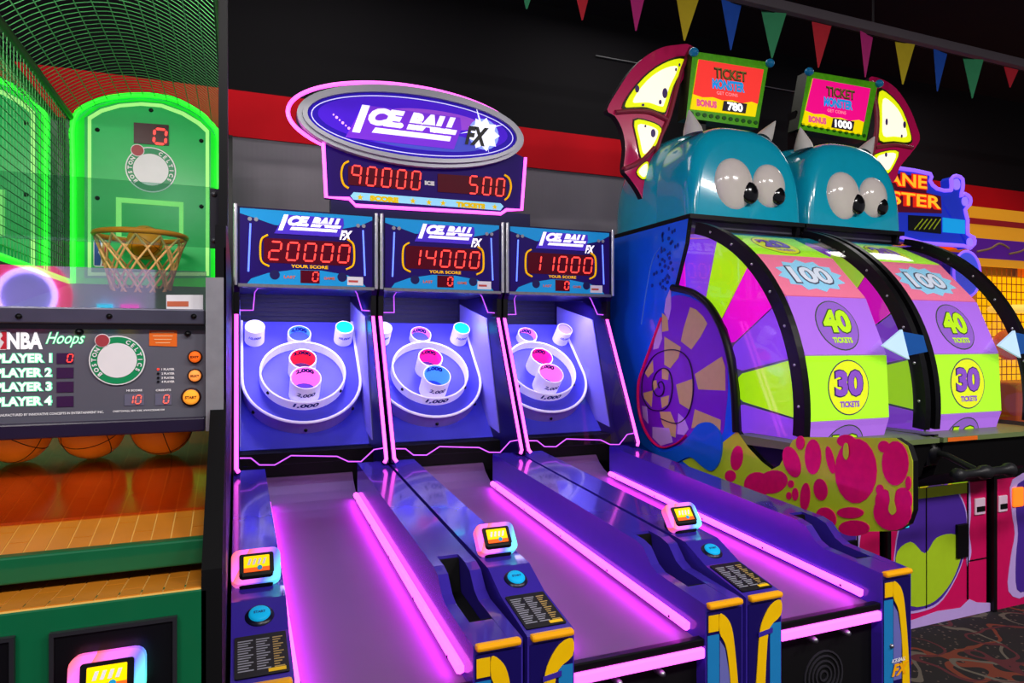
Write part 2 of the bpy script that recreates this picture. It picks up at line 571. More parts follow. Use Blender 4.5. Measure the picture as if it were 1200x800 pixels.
def iceball(i, label, score, cups):
    X0 = -0.015 + 0.79 * i
    W = 0.775
    T = thing('alley_bowling_machine', (X0, 1.79, 0), label, 'arcade machine', 'alley bowling machines side by side')
    sx = lambda x: Fr((X0 + x, 0, 0), (0, -1, 0), (0, 0, 1))     # side frames; d runs towards -X
    yz = lambda pts: [(-y, z) for y, z in pts]
    # consoles --------------------------------------------------
    left = yz([(1.79, 0.0), (1.79, 0.80), (2.0, 0.842), (2.12, 0.895), (2.2, 0.90), (3.75, rail_z(3.75)), (3.75, 0.0)])
    MB().slab(sx(0.15), left, 0.0, 0.15, ICEBODY).build('console', T)
    rightp = yz([(1.79, 0.0), (1.79, 0.80), (2.06, 0.818), (2.10, 0.835), (2.15, 0.885), (2.2, rail_z(2.2)), (3.75, rail_z(3.75)), (3.75, 0.0)])
    cut = yz([(1.79, 0.0), (1.79, 0.80), (1.93, 0.808), (1.96, 0.752), (2.25, 0.775), (2.27, 0.81), (2.28, rail_z(2.28)), (3.75, rail_z(3.75)), (3.75, 0.0)])
    rc = MB()
    rc.slab(sx(W), rightp, 0.0, 0.04, ICEBODY)
    rc.slab(sx(W - 0.04), cut, 0.0, 0.075, ICEBODY)
    rc.slab(sx(W - 0.115), rightp, 0.0, 0.035, ICEBODY)
    rco = rc.build('console', T)
    sc = MB()
    sc.slab(sx(W - 0.042), yz([(1.94, 0.800), (1.962, 0.754), (2.25, 0.777), (2.268, 0.81), (2.276, 0.893), (2.262, 0.893), (2.24, 0.785), (1.97, 0.760), (1.95, 0.803)]), 0.0, 0.071, MATTE)
    sc.build('ball_return_scoop', rco, 'black ball return scoop')
    for x in (0.008, W - 0.145):
        MB().box(X0 + x, X0 + x + 0.137, 1.772, 1.80, 0.786, 0.806, GOLD, 0.008).build('bumper_bar', T, 'yellow bumper bar')
    # console front artwork
    ff = front(1.79, X0)
    bl = M('front_sky_blue', '#1c7fc0', 0.35)
    for k, (x0, sgn) in enumerate(((0.0, -1), (W - 0.15, 1))):
        f2 = Fr((X0 + (x0 if sgn > 0 else 0.15), 1.79, 0), (1, 0, 0), (0, 0, 1))
        S = lambda pts: [((x if sgn > 0 else -x), z) for x, z in pts]
        pn = MB()
        pn.slab(f2, S([(0.006, 0.05), (0.144, 0.05), (0.144, 0.775), (0.006, 0.775)]), 0.0005, 0.003, NAVY)
        pn.slab(f2, S([(0.006, 0.30), (0.052, 0.30), (0.052, 0.70), (0.006, 0.70)]), 0.003, 0.004, bl)
        pno = pn.build('front_panel', T)
        ya = MB()
        if sgn > 0:
            ya.slab(f2, [(0.008, 0.712), (0.048, 0.712), (0.048, 0.765), (0.008, 0.765)], 0.0045, 0.007, YELLOW)
            arc = [(0.052, 0.765), (0.08, 0.75), (0.10, 0.715), (0.112, 0.65), (0.128, 0.50), (0.136, 0.30), (0.10, 0.30), (0.098, 0.5), (0.085, 0.62), (0.072, 0.67), (0.052, 0.705)]
            ya.slab(f2, smooth(arc, 3), 0.0045, 0.007, YELLOW)
            ya.build('yellow_stripe', pno)
            MB().slab(f2, [(0.054, 0.40), (0.095, 0.40), (0.095, 0.55), (0.075, 0.65), (0.054, 0.68)], 0.003, 0.0045, M('front_lavender', '#6a6cb8', 0.35)).build('lavender_stripe', pno)
            tx = MB()
            tx.text(f2, 'ICE.BALL', 0.075, 0.475, 0.014, WHITE, 0.0085, wid=0.07, shear=0.4, bold=0.03)
            tx.text(f2, 'FX', 0.085, 0.44, 0.045, GOLD, 0.0085, wid=0.09, shear=0.35, bold=0.05)
            tx.build('lettering', pno)
        else:
            arc = [(-0.008, 0.775), (-0.05, 0.765), (-0.085, 0.72), (-0.10, 0.67), (-0.108, 0.58), (-0.118, 0.45), (-0.12, 0.30), (-0.085, 0.30), (-0.078, 0.45), (-0.068, 0.62), (-0.055, 0.69), (-0.008, 0.725)]
            ya.slab(f2, smooth(arc, 3), 0.0045, 0.007, YELLOW)
            ya.build('yellow_stripe', pno)
            MB().slab(f2, [(-0.105, 0.665), (-0.045, 0.672), (-0.045, 0.688), (-0.105, 0.68)], 0.007, 0.009, ICEBODY).build('front_bar', pno)
        MB().lathe(f2, [(0.0, 0.014), (0.006, 0.012), (0.009, 0.004), (0.009, 0.003)], STEEL, ca=0.042 * sgn, cb=0.53 if sgn > 0 else 0.49, n=12).build('bolt', pno)
    # lane ------------------------------------------------------
    prof = [(1.82, lane_z(1.82)), (3.62, lane_z(3.62)), (3.74, lane_z(3.74) + 0.012), (3.82, 0.83), (3.88, 0.865), (3.92, 0.905), (3.94, 0.905), (3.94, 0.6), (1.86, 0.63), (1.82, 0.655)]
    MB().slab(sx(W - 0.15), yz(prof), 0.0, W - 0.30, LANE).build('lane', T, 'purple-grey bowling lane')
    MB().box(X0 + 0.15, X0 + W - 0.15, 1.795, 1.825, 0.664, 0.690, BLACK, 0.004).build('lane_lip', T)
    MB().box(X0 + 0.151, X0 + W - 0.151, 1.788, 1.808, 0.628, 0.662, PINKLED, 0.006).build('front_led_bar', T, 'glowing pink light bar')
    fr2 = front(1.835, X0)
    fp = MB().slab(fr2, [(0.15, 0.05), (W - 0.15, 0.05), (W - 0.15, 0.64), (0.15, 0.64)], -0.02, 0.0, MATTE).build('front_recess', T, 'black recessed front panel')
    gr = MB()
    for rr in (0.02, 0.038, 0.056, 0.074, 0.092):
        gr.ring(fr2, ell(W / 2, 0.45, rr, n=24), ell(W / 2, 0.45, rr - 0.006, n=24), 0.0, 0.004, M('grille_grey', '#2a2a30', 0.4))
    gr.build('speaker_grille', fp)
    for x in (0.31, W - 0.31):
        MB().lathe(front(1.80, X0), [(0.0, 0.012), (0.008, 0.01), (0.011, 0.0), (0.011, -0.036)], STEEL, ca=x, cb=0.605, n=12).build('bolt', fp)
    # LED strips along both lane walls
    for x, sgn in ((0.15, 1), (W - 0.15, -1)):
        xx = X0 + x + sgn * 0.012
        st = MB().tube([(xx, 1.87, 0.703), (xx, 1.90, 0.706), (xx, 2.8, 0.7615), (xx, 3.72, 0.818)], 0.0155, PINKLED, 8, flat=1.0)
        so = st.build('led_strip', T, 'glowing magenta light strip')
        ln = math.hypot(1.82, 0.112)
        for q in range(5):
            yy = 1.95 + q * 0.42
            MB().box(xx + sgn * 0.014 - 0.003, xx + sgn * 0.014 + 0.003, yy - 0.004, yy + 0.004, 0.7035 + 0.0617 * (yy - 1.88) - 0.004, 0.7035 + 0.0617 * (yy - 1.88) + 0.004, MATTE).build('clip', so)
        L = area('led_strip_light', (xx + sgn * 0.02, 2.795, 0.765), (0, 0, 0), ln, 0.02, 2.6, (0.88, 0.025, 1.0))
        zdir = Vector((-sgn * 0.85, 0.0, 0.52)).normalized()          # light leaves along -z
        xdir = Vector((0, 1, 0.0617)).normalized()
        zdir = (zdir - xdir * zdir.dot(xdir)).normalized()
        ydir = zdir.cross(xdir)
        L.rotation_euler = Matrix((xdir, ydir, zdir)).transposed().to_euler()
        L.parent = T
        L.location = L.location - Vector((X0, 1.79, 0))
    # card reader, start button, pay table on the left console
    fr3 = Fr((X0 + 0.07, 2.235, 0.955), (1, 0, 0), (0, 0.62, 0.78))
    card_reader(fr3, 0.142, 0.108, T)
    MB().box(X0 + 0.02, X0 + 0.12, 2.20, 2.29, rail_z(2.2), 0.95, BLACK, 0.01).build('reader_mount', T)
    fb = Fr((X0 + 0.075, 2.06, 0.8685), (1, 0, 0), (0, 0.12, 0.053))
    bo = MB().lathe(fb, [(0.0, 0.008), (0.034, 0.008), (0.040, 0.0)], M('button_rim', '#101030', 0.3), n=24).build('button_rim', T)
    bb = MB().lathe(fb, [(0.0, 0.016), (0.024, 0.0155), (0.029, 0.011), (0.030, 0.006)], lit('button_cyan', '#10a8e0', 0.35), n=24)
    bb.text(fb, 'START', 0, 0, 0.009, TEXTDARK, 0.0165, wid=0.032, bold=0.04)
    bb.build('start_button', bo, 'round cyan start button')
    fpay = Fr((X0 + 0.075, 1.905, 0.823), (1, 0, 0), (0, 0.21, 0.042))
    pt = MB()
    pt.slab(fpay, rrect(-0.066, -0.088, 0.066, 0.088, 0.006), 0.0, 0.004, BLACK)
    for r_ in range(13):
        for c_, (xa, xb) in enumerate(((-0.058, -0.02), (-0.012, 0.022), (0.03, 0.056))):
            y_ = 0.062 - r_ * 0.0105
            pt.poly(fpay, [(xa, y_), (xb - 0.006 * (r_ % 3), y_), (xb - 0.006 * (r_ % 3), y_ + 0.0045), (xa, y_ + 0.0045)], 0.0046, GREYP if c_ < 2 else M('pay_table_tan', '#b89a58', 0.4))
    pt.poly(fpay, [(0.015, -0.08), (0.058, -0.08), (0.058, -0.066), (0.015, -0.066)], 0.005, YELLOW)
    pt.build('pay_table', T, 'dark pay table card with rows of small print')
    # upper cabinet ---------------------------------------------
    prof = yz([(3.75, 0.0), (3.75, 0.985), (3.64, 0.995), (3.66, 1.06), (4.05, 1.84), (3.97, 1.95), (3.97, 2.385), (4.90, 2.385), (4.90, 0.0)])
    MB().slab(sx(0.028), prof, 0.0, 0.028, ICEDARK).build('side_wall', T)
    MB().slab(sx(W), prof, 0.0, 0.028, ICEDARK).build('side_wall', T)
    MB().slab(sx(W - 0.029), yz([(3.95, 1.08), (4.18, 1.80), (4.75, 1.92), (4.75, 1.2)]), 0.0, 0.006, LILAC).build('inner_wall_panel', T)
    MB().slab(sx(0.035), yz([(3.95, 1.08), (4.18, 1.80), (4.75, 1.92), (4.75, 1.2)]), 0.0, 0.006, LILAC).build('inner_wall_panel', T)
    bk = MB().box(X0 + 0.028, X0 + W - 0.028, 4.80, 4.88, 0.9, 2.38, M('cabinet_back_dark', '#1c1850', 0.6)).build('back_wall', T)
    for k in range(9):
        MB().box(X0 + 0.04, X0 + W - 0.04, 4.79, 4.80, 1.73 + k * 0.03, 1.75 + k * 0.03, M('back_slat_dark', '#15123a', 0.5)).build('slat', bk)
    MB().box(X0 + 0.028, X0 + W - 0.028, 3.942, 4.07, 0.6, 1.035, MATTE).build('lower_apron', T)
    # playfield
    YD = Vector((0, 0.65, 0.67)).normalized()
    pf = Fr((X0 + W / 2, 4.07, 1.04), (1, 0, 0), YD)
    MB().slab(pf, [(-0.36, 0.0), (0.36, 0.0), (0.36, 0.95), (-0.36, 0.95)], -0.03, 0.0, PLAYBLUE).build('playfield_board', T)
    cy = 0.443
    U = [(-0.345, 0.93)] + ell(0, cy, 0.345, 0.345, n=28, a0=180, a1=360, close=False) + [(0.345, 0.93)]
    skirt = M('skirt_lilac', '#a58cd8', 0.45)
    pl = MB().slab(pf, U, 0.0, 0.10, PLAYBLUE, skirt).build('raised_target_bed', T, 'blue raised target bed')
    rimU = MB()
    rimU.tube([pf.p(a, b, 0.105) for a, b in U], 0.009, RINGWHITE, 6)
    rimU.build('bed_rim', pl)
    for a_ in (215, 270, 325):
        MB().ball(pf.p(0.347 * math.cos(R(a_)), cy + 0.347 * math.sin(R(a_)), 0.035), 0.011, 0.011, 0.011, BLACK, 8, 6).build('screw', pl)
    d0 = 0.10
    rg = MB().ring(pf, ell(0, cy, 0.250, n=48), ell(0, cy, 0.240, n=48), d0, d0 + 0.065, RINGWHITE).build('score_ring', T, 'large white ring marked 1,000')
    def around(ca, cb, rad, dmid, inside=False):
        def wf(x, y):
            t = (-math.pi / 2 + x / rad) if not inside else (math.pi / 2 - x / rad)
            rr = rad + (0.0015 if not inside else -0.0015)
            return pf.p(ca + rr * math.cos(t), cb + rr * math.sin(t), dmid + y)
        return wf
    MB().text(pf, '1,000', 0, 0, 0.040, TEXTDARK, shear=0.2, bold=0.04, wid=0.15, warp=around(0, cy, 0.250, d0 + 0.036)).build('numeral', rg)
    for a_ in (215, 325):
        MB().ball(pf.p(0.25 * math.cos(R(a_)), cy + 0.25 * math.sin(R(a_)), d0 + 0.04), 0.011, 0.011, 0.011, BLACK, 8, 6).build('screw', rg)
    spots = [(0.0, 0.314, 0.088, 0.150, '2,000', '2,000'), (-0.004, 0.490, 0.080, 0.125, '', '3,000'), (-0.004, 0.772, 0.072, 0.055, '', '4,000'),
             (-0.27, 0.765, 0.058, 0.12, '10,000', ''), (0.27, 0.765, 0.058, 0.12, '10,000', '')]
    for (ca, cb, rad, hh, outt, intt), glow in zip(spots, cups):
        g = CUPLIT[glow]
        cu = MB()
        cu.ring(pf, ell(ca, cb, rad, n=32), ell(ca, cb, rad - 0.006, n=32), d0, d0 + hh, RINGWHITE, g)
        if not intt:
            cu.slab(pf, ell(ca, cb, rad - 0.007, n=32), d0 + hh - 0.02, d0 + hh - 0.012, g)
        cuo = cu.build('score_cup', T, 'white score cup glowing %s inside' % {'hot': 'hot pink', 'grey': 'lilac'}.get(glow, glow))
        if intt:
            MB().slab(pf, ell(ca, cb, rad - 0.007, n=24), d0 + 0.001, d0 + 0.006, M('cup_floor_blue', '#4a58d0', 0.4)).build('cup_floor', cuo)
            MB().text(pf, intt, 0, 0, 0.042, TEXTDARK, bold=0.07, shear=-0.1, wid=0.115, warp=around(ca, cb, rad - 0.006, d0 + hh - 0.03, True)).build('numeral', cuo)
        if outt:
            MB().text(pf, outt, 0, 0, 0.036 if rad > 0.07 else 0.022, TEXTDARK, bold=0.035, shear=0.2, wid=0.11 if rad > 0.07 else 0.075, warp=around(ca, cb, rad, d0 + hh * 0.58)).build('numeral', cuo)
    # lamp under the header that lights the targets
    L = area('target_lamp', (X0 + W / 2, 4.22, 1.90), (R(20), 0, 0), 0.6, 0.08, 9.0, (0.55, 0.48, 1.0))
    L.parent = T
    L.location = L.location - Vector((X0, 1.79, 0))
    # clear front sheet with lit edges
    gdir = Vector((0, 0.385, 0.78)).normalized()
    gf = Fr((X0, 3.655, 1.05), (1, 0, 0), gdir)
    pane = MB().slab(gf, [(0.03, -0.03), (W - 0.03, -0.03), (W - 0.03, 0.97), (0.03, 0.97)], 0.0, 0.004, CLEAR).build('front_pane', T, 'clear acrylic front sheet')
    GF = Fr((-0.015, 3.655, 1.05), (1, 0, 0), gdir)
    top = GF.pxs([(281, 364), (296.6, 364), (298.5, 343), (302.6, 338), (414, 339), (418, 344), (424, 364), (438, 365)])
    MB().tube([gf.p(a, b, 0.006) for a, b in top], 0.0035, PINKEDGE, 6).build('lit_edge', pane)
    bot = GF.pxs([(281, 537), (294, 537), (304, 545), (322, 545), (341, 534), (395, 535), (408, 541), (423, 541), (438, 527), (450, 525)])
    MB().tube([gf.p(a, b, 0.006) for a, b in bot], 0.0035, PINKEDGE, 6).build('lit_edge', pane)
    for x in (0.012, W - 0.016):
        nt_ = MB().tube([gf.p(x, 0.87, 0.012), gf.p(x, 0.0, 0.012), gf.p(x + 0.0, -0.04, 0.012), gf.p(x + (0.012 if x < 0.3 else -0.012), -0.06, 0.012)], 0.010, PINKNEON, 8)
        nt_.build('neon_tube', T, 'pink neon tube')
        MB().box(X0 + x - 0.016, X0 + x + 0.016, 3.99, 4.07, 1.80, 1.92, BLACK, 0.004).build('tube_holder', T)
    # header ----------------------------------------------------
    hd = MB().box(X0 + 0.012, X0 + W - 0.012, 3.965, 4.6, 1.95, 2.385, ICEDARK).build('header_box', T)
    hf = front(3.962, X0)
    x0, x1, z0, z1 = 0.03, W - 0.03, 1.965, 2.375
    A = lambda s: x0 + (x1 - x0) * s
    B = lambda t: z0 + (z1 - z0) * t
    art = MB()
    art.slab(hf, [(A(0), B(0)), (A(1), B(0)), (A(1), B(1)), (A(0), B(1))], 0.0, 0.002, lit('header_navy', '#1e0a5c', 0.3))
    cy_ = lit('header_cyan', '#1a86c4', 0.45)
    art.slab(hf, [(A(0), B(1)), (A(0), B(.93)), (A(.1), B(.88)), (A(.25), B(.80)), (A(.75), B(.80)), (A(.9), B(.86)), (A(1), B(.95)), (A(1), B(1))], 0.002, 0.003, cy_)
    art.slab(hf, [(A(.05), B(.0)), (A(.95), B(.0)), (A(.92), B(.06)), (A(.80), B(.16)), (A(.6), B(.21)), (A(.4), B(.21)), (A(.2), B(.15)), (A(.08), B(.07))], 0.002, 0.003, cy_)
    for s_ in (.25, .76):
        art.slab(hf, ell(A(s_), B(.13), 0.027, n=16), 0.003, 0.004, NAVY)
    arto = art.build('header_artwork', T)
    lg = MB()
    ice_logo(lg, hf, A(.53), B(.84), 0.37, 0.004, lit('logo_white', '#f4ecff', 0.75), lit('logo_purple', '#4a2fc0', 0.4), lit('logo_white', '#f4ecff', 0.75))
    lg.build('logo_lettering', arto, 'slanted white logo lettering')
    MB().slab(hf, [(A(.17), B(.29)), (A(.83), B(.29)), (A(.83), B(.62)), (A(.17), B(.62))], 0.003, 0.0045, REDOFF).build('display_window', arto)
    digits(score, hf, A(.205), B(.335), 0.056, 0.098, 0.093, arto, REDSEG, 0.005, 0.13, thick=0.15)
    MB().slab(hf, [(A(.44), B(.03)), (A(.585), B(.03)), (A(.585), B(.205)), (A(.44), B(.205))], 0.0045, 0.006, REDOFF).build('display_window', arto)
    digits('0', hf, A(.53), B(.06), 0.028, 0.05, 0.04, arto, REDSEG, 0.007, 0.1, thick=0.22)
    yl = lit('header_yellow', '#f2b400', 0.5)
    for sgn in (-1, 1):
        pts = smooth([(A(.5 + sgn * .30), B(.66)), (A(.5 + sgn * .345), B(.60)), (A(.5 + sgn * .355), B(.45)), (A(.5 + sgn * .345), B(.30)), (A(.5 + sgn * .29), B(.24))], 4, False)
        MB().tube([hf.p(a, b, 0.006) for a, b in pts], 0.0095, yl, 6, flat=0.6).build('yellow_bracket', arto)
        MB().tube([hf.p(A(.5 + sgn * .44), B(.16), 0.006), hf.p(A(.5 + sgn * .425), B(.80), 0.006)], 0.005, BLUELED, 6).build('blue_light_line', arto)
        sp = MB()
        for k in (0, 1):
            sp.slab(hf, ell(A(.5 + sgn * (.385 + .045 * k)), B(.86), 0.011, n=12), 0.004, 0.008, GREYP)
        sp.build('header_spotlights', arto)
    MB().text(hf, 'YOUR SCORE', A(.51), B(.255), 0.018, yl, 0.006, wid=0.20, bold=0.03).build('header_lettering', arto)
    MB().text(hf, 'LAST', A(.36), B(.105), 0.016, ORANGEP, 0.006, wid=0.06, bold=0.03).build('header_lettering', arto)
    MB().text(hf, 'GAME', A(.66), B(.105), 0.016, ORANGEP, 0.006, wid=0.06, bold=0.03).build('header_lettering', arto)
    stk = MB().slab(hf, [(A(.80), B(.02)), (A(.925), B(.02)), (A(.925), B(.14)), (A(.80), B(.14))], 0.004, 0.006, WHITE)
    stk.poly(hf, [(A(.81), B(.06)), (A(.885), B(.06)), (A(.885), B(.09)), (A(.81), B(.09))], 0.0065, M('sticker_red', '#d05048', 0.5))
    stk.build('sticker', arto, 'small white sticker with red bar')
    for x in (0.008, W - 0.008):
        MB().tube([(X0 + x, 3.952, 1.955), (X0 + x, 3.952, 2.395)], 0.011, CHROME, 10).build('chrome_edge_tube', T)
    MB().box(X0 + 0.02, X0 + W - 0.02, 3.945, 3.965, 1.945, 1.965, STEEL, 0.003).build('header_trim', T)
    return T

iceball(0, 'violet alley bowling machine scoring 20000, leftmost of three, next to the basketball game', '20000', ['pink', 'red', 'blue', 'white', 'cyan'])
iceball(1, 'violet alley bowling machine scoring 14000, middle of the three lanes', '14000', ['blue', 'hot', 'pink', 'white', 'cyan'])
iceball(2, 'violet alley bowling machine scoring 11000, rightmost lane beside the monster wheel game', '11000', ['pink', 'hot', 'pink', 'white', 'grey'])

# ------------------------------------------------------------------ oval marquee over the lanes
mf = front(3.94)
T = thing('marquee_sign', (1.06, 3.99, 2.386), 'oval neon-edged marquee with red 90000 and 500 counters above the lanes', 'sign')
cxa, cza = mf.px(490, 148)
RX, RZ = 0.675, 0.222
backing = MB().slab(mf, ell(cxa, cza, RX + 0.012, RZ + 0.012, n=64), -0.11, -0.055, ICEDARK).build('oval_backing', T)
MB().tube([mf.p(a, b, -0.085) for a, b in ell(cxa - 0.022, cza + 0.022, RX + 0.034, RZ + 0.022, n=72)], 0.012, PINKNEON, 8, True).build('neon_tube', T, 'pink neon tube around the oval')
bz = M('bezel_grey', '#a2a2ac', 0.3, 0.2)
MB().ring(mf, ell(cxa, cza, RX + 0.012, RZ + 0.012, n=72), ell(cxa, cza, RX - 0.02, RZ - 0.017, n=72), -0.05, -0.01, bz).build('oval_bezel', T)
MB().ring(mf, ell(cxa, cza, RX - 0.015, RZ - 0.013, n=72), ell(cxa, cza, RX - 0.042, RZ - 0.038, n=72), -0.05, 0.01, bz).build('oval_bezel', T)
ov = MB().slab(mf, ell(cxa, cza, RX - 0.03, RZ - 0.03, n=64), -0.05, -0.008, lit('oval_indigo', '#2a10a8', 0.45)).build('oval_face', T, 'indigo lit oval face')
inn = MB()
inn.slab(mf, ell(cxa, cza + 0.01, RX - 0.1, RZ - 0.075, n=48), -0.008, -0.006, lit('oval_violet', '#4a18d0', 0.5))
inn.slab(mf, ell(cxa + 0.03, cza - 0.075, 0.38, 0.06, n=36), -0.006, -0.005, lit('oval_periwinkle', '#4a52c8', 0.45))
inn.slab(mf, ell(cxa + 0.10, cza + 0.055, 0.30, 0.055, n=36), -0.006, -0.0045, lit('oval_orchid', '#9a48d8', 0.5))
inn.build('inner_oval', ov)
MB().tube([mf.p(a, b, -0.006) for a, b in ell(cxa, cza, RX - 0.065, RZ - 0.058, n=64)], 0.0028, lit('oval_line', '#d8d0ff', 0.8), 5, True).build('white_outline', ov)
star = MB()
sa, sb = mf.px(567, 157)
def burst(ca, cb, r1, r2, n, ph=0.0):
    return [(ca + (r1 if k % 2 else r2) * math.cos(math.pi * k / n + ph), cb + (r1 if k % 2 else r2) * math.sin(math.pi * k / n + ph)) for k in range(2 * n)]
star.slab(mf, ell(sa, sb, 0.10, 0.095, n=24), -0.006, -0.004, lit('burst_blue', '#8fa4ff', 0.6))
star.slab(mf, burst(sa, sb, 0.075, 0.105, 9), -0.004, -0.002, lit('burst_white', '#eef0ff', 0.8))
star.slab(mf, burst(sa - 0.01, sb + 0.03, 0.012, 0.15, 4, 0.3), -0.002, -0.0005, lit('burst_white', '#eef0ff', 0.8))
star.build('light_burst', ov, 'white starburst print')
lg = MB()
la, lb = mf.px(487, 147)
ice_logo(lg, mf, la - 0.035, lb - 0.0, 0.68, -0.003, lit('logo_white', '#f4ecff', 0.75), lit('logo_violet', '#7a30d8', 0.5), M('logo_black', '#17161c', 0.4), (0.615, -0.03, 1.1))
for k in range(7):
    sa_, sb_ = mf.px(391 + k * 3.6, 134 + k * 3.2)
    lg.slab(mf, ell(sa_, sb_, 0.008 if k % 2 else 0.005, n=8), -0.006, -0.002, lit('spark_pink', '#ffb0f0', 0.8))
lg.build('logo_lettering', ov, 'slanted white logo lettering')
# score board under the oval
bp = mf.pxs([(378.7, 168), (382, 231), (409, 233), (416.6, 241), (586.7, 250.5), (593, 246), (611, 246), (615.5, 185), (600, 178), (400, 160)], -0.055)
bd = MB().slab(mf, bp, -0.12, -0.055, lit('board_indigo', '#220660', 0.25)).build('score_board', T, 'dark indigo score board')
MB().tube([mf.p(a, b, -0.05) for a, b in bp[:8]], 0.011, PINKNEON, 8).build('neon_outline', bd, 'pink neon outline')
Zp = lambda pts: mf.pxs(zoomed(pts, 370, 180, 4.615), -0.05)
MB().slab(mf, Zp([(175, 65), (565, 98), (565, 200), (175, 168)]), -0.054, -0.050, REDOFF).build('display_window', bd)
MB().slab(mf, Zp([(660, 108), (1030, 135), (1030, 232), (660, 206)]), -0.054, -0.050, REDOFF).build('display_window', bd)
a_, b_ = Zp([(190, 160)])[0]
digits('90000', mf, a_, b_ - 0.004, 0.050, 0.108, 0.0885, bd, REDSEG, -0.048, 0.10, thick=0.16)
a_, b_ = Zp([(828, 214)])[0]
digits('500', mf, a_, b_, 0.050, 0.108, 0.0885, bd, REDSEG, -0.048, 0.10, thick=0.16)
yl = lit('header_yellow', '#f2b400', 0.5)
for pts in ([(178, 42), (150, 60), (138, 110), (150, 165), (178, 187)], [(1020, 115), (1045, 135), (1055, 180), (1042, 230), (1022, 250)]):
    MB().tube([mf.p(a, b, -0.048) for a, b in Zp(smooth(pts, 4, False))], 0.010, yl, 6, flat=0.6).build('yellow_bracket', bd)
bar = Zp([(205, 208), (1000, 268), (1016, 285), (1000, 306), (205, 248), (188, 228)])
MB().slab(mf, bar, -0.054, -0.050, lit('bar_sky', '#8fd0f0', 0.5)).build('caption_bar', bd)
for s, x, y, wd in (('SCORE', 370, 246, 0.17), ('TICKETS', 838, 280, 0.19), ('ICE', 615, 160, 0.06)):
    a, b = Zp([(x, y)])[0]
    tx = MB().text(mf, s, a, b, 0.034 if s != 'ICE' else 0.026, lit('caption_yellow', '#d8b800', 0.5) if s != 'ICE' else WHITE, -0.047, wid=wd, bold=0.09)
    tx.build('caption_lettering', bd)
for x, y in ((240, 236), (525, 256), (612, 264), (688, 268), (968, 288)):
    a, b = Zp([(x, y)])[0]
    MB().slab(mf, burst(a, b, 0.008, 0.02, 5, 0.3), -0.05, -0.047, lit('caption_yellow', '#d8b800', 0.5)).build('caption_star', bd)
MB().box(0.5, 1.75, 4.0, 4.06, 2.386, 2.47, ICEDARK).build('mounting_rail', T)

# ------------------------------------------------------------------ monster wheel games
TEAL = M('monster_teal_gloss', '#10aed0', 0.18, coat=0.7)
MBLUE = M('cabinet_blue', '#1668ff', 0.25, coat=0.4)
WPURP = lit('wheel_purple', '#9048e8', 0.6)
WGREEN = lit('wheel_lime', '#b4f410', 0.65)
WPINK = lit('wheel_magenta', '#f810d0', 0.65)
FPURP = lit('facet_violet', '#a468dc', 0.55)
FGREEN = lit('facet_lime', '#a8f028', 0.6)
FPINK = lit('facet_pink', '#e87898', 0.45)
LIME = M('slime_lime', '#c6e224', 0.4)
HOTP = M('slime_hot_pink', '#f0106a', 0.35, var=0.15, scale=30)
GOOP = M('goo_purple', '#7c20d0', 0.35)
TAN = M('spiral_tan', '#d0bc78', 0.45, var=0.1)
PALEL = M('fang_lilac', '#c8a8f0', 0.4)
DARKV = M('outline_dark', '#241048', 0.5)
GREYIN = M('interior_grey', '#4a4858', 0.5)
HUBG = M('hub_grey', '#7c70b0', 0.4)
SKYP = lit('sky_blue_print', '#90d0f0', 0.4)
WH, WY, WZ, WR, NW = 2.50, 3.511, 1.37, 0.957, 18     # left plane, hub y, hub z, wheel radius, wedges
AXC = (3.55, 1.30)                                  # centre of the arched ribs
PITCH = 0.905
MW = 0.875

def wp(y0, z0, r, ang):                              # a point at angle (0 = towards the viewer, up positive)
    return (y0 - r * math.cos(R(ang)), z0 + r * math.sin(R(ang)))

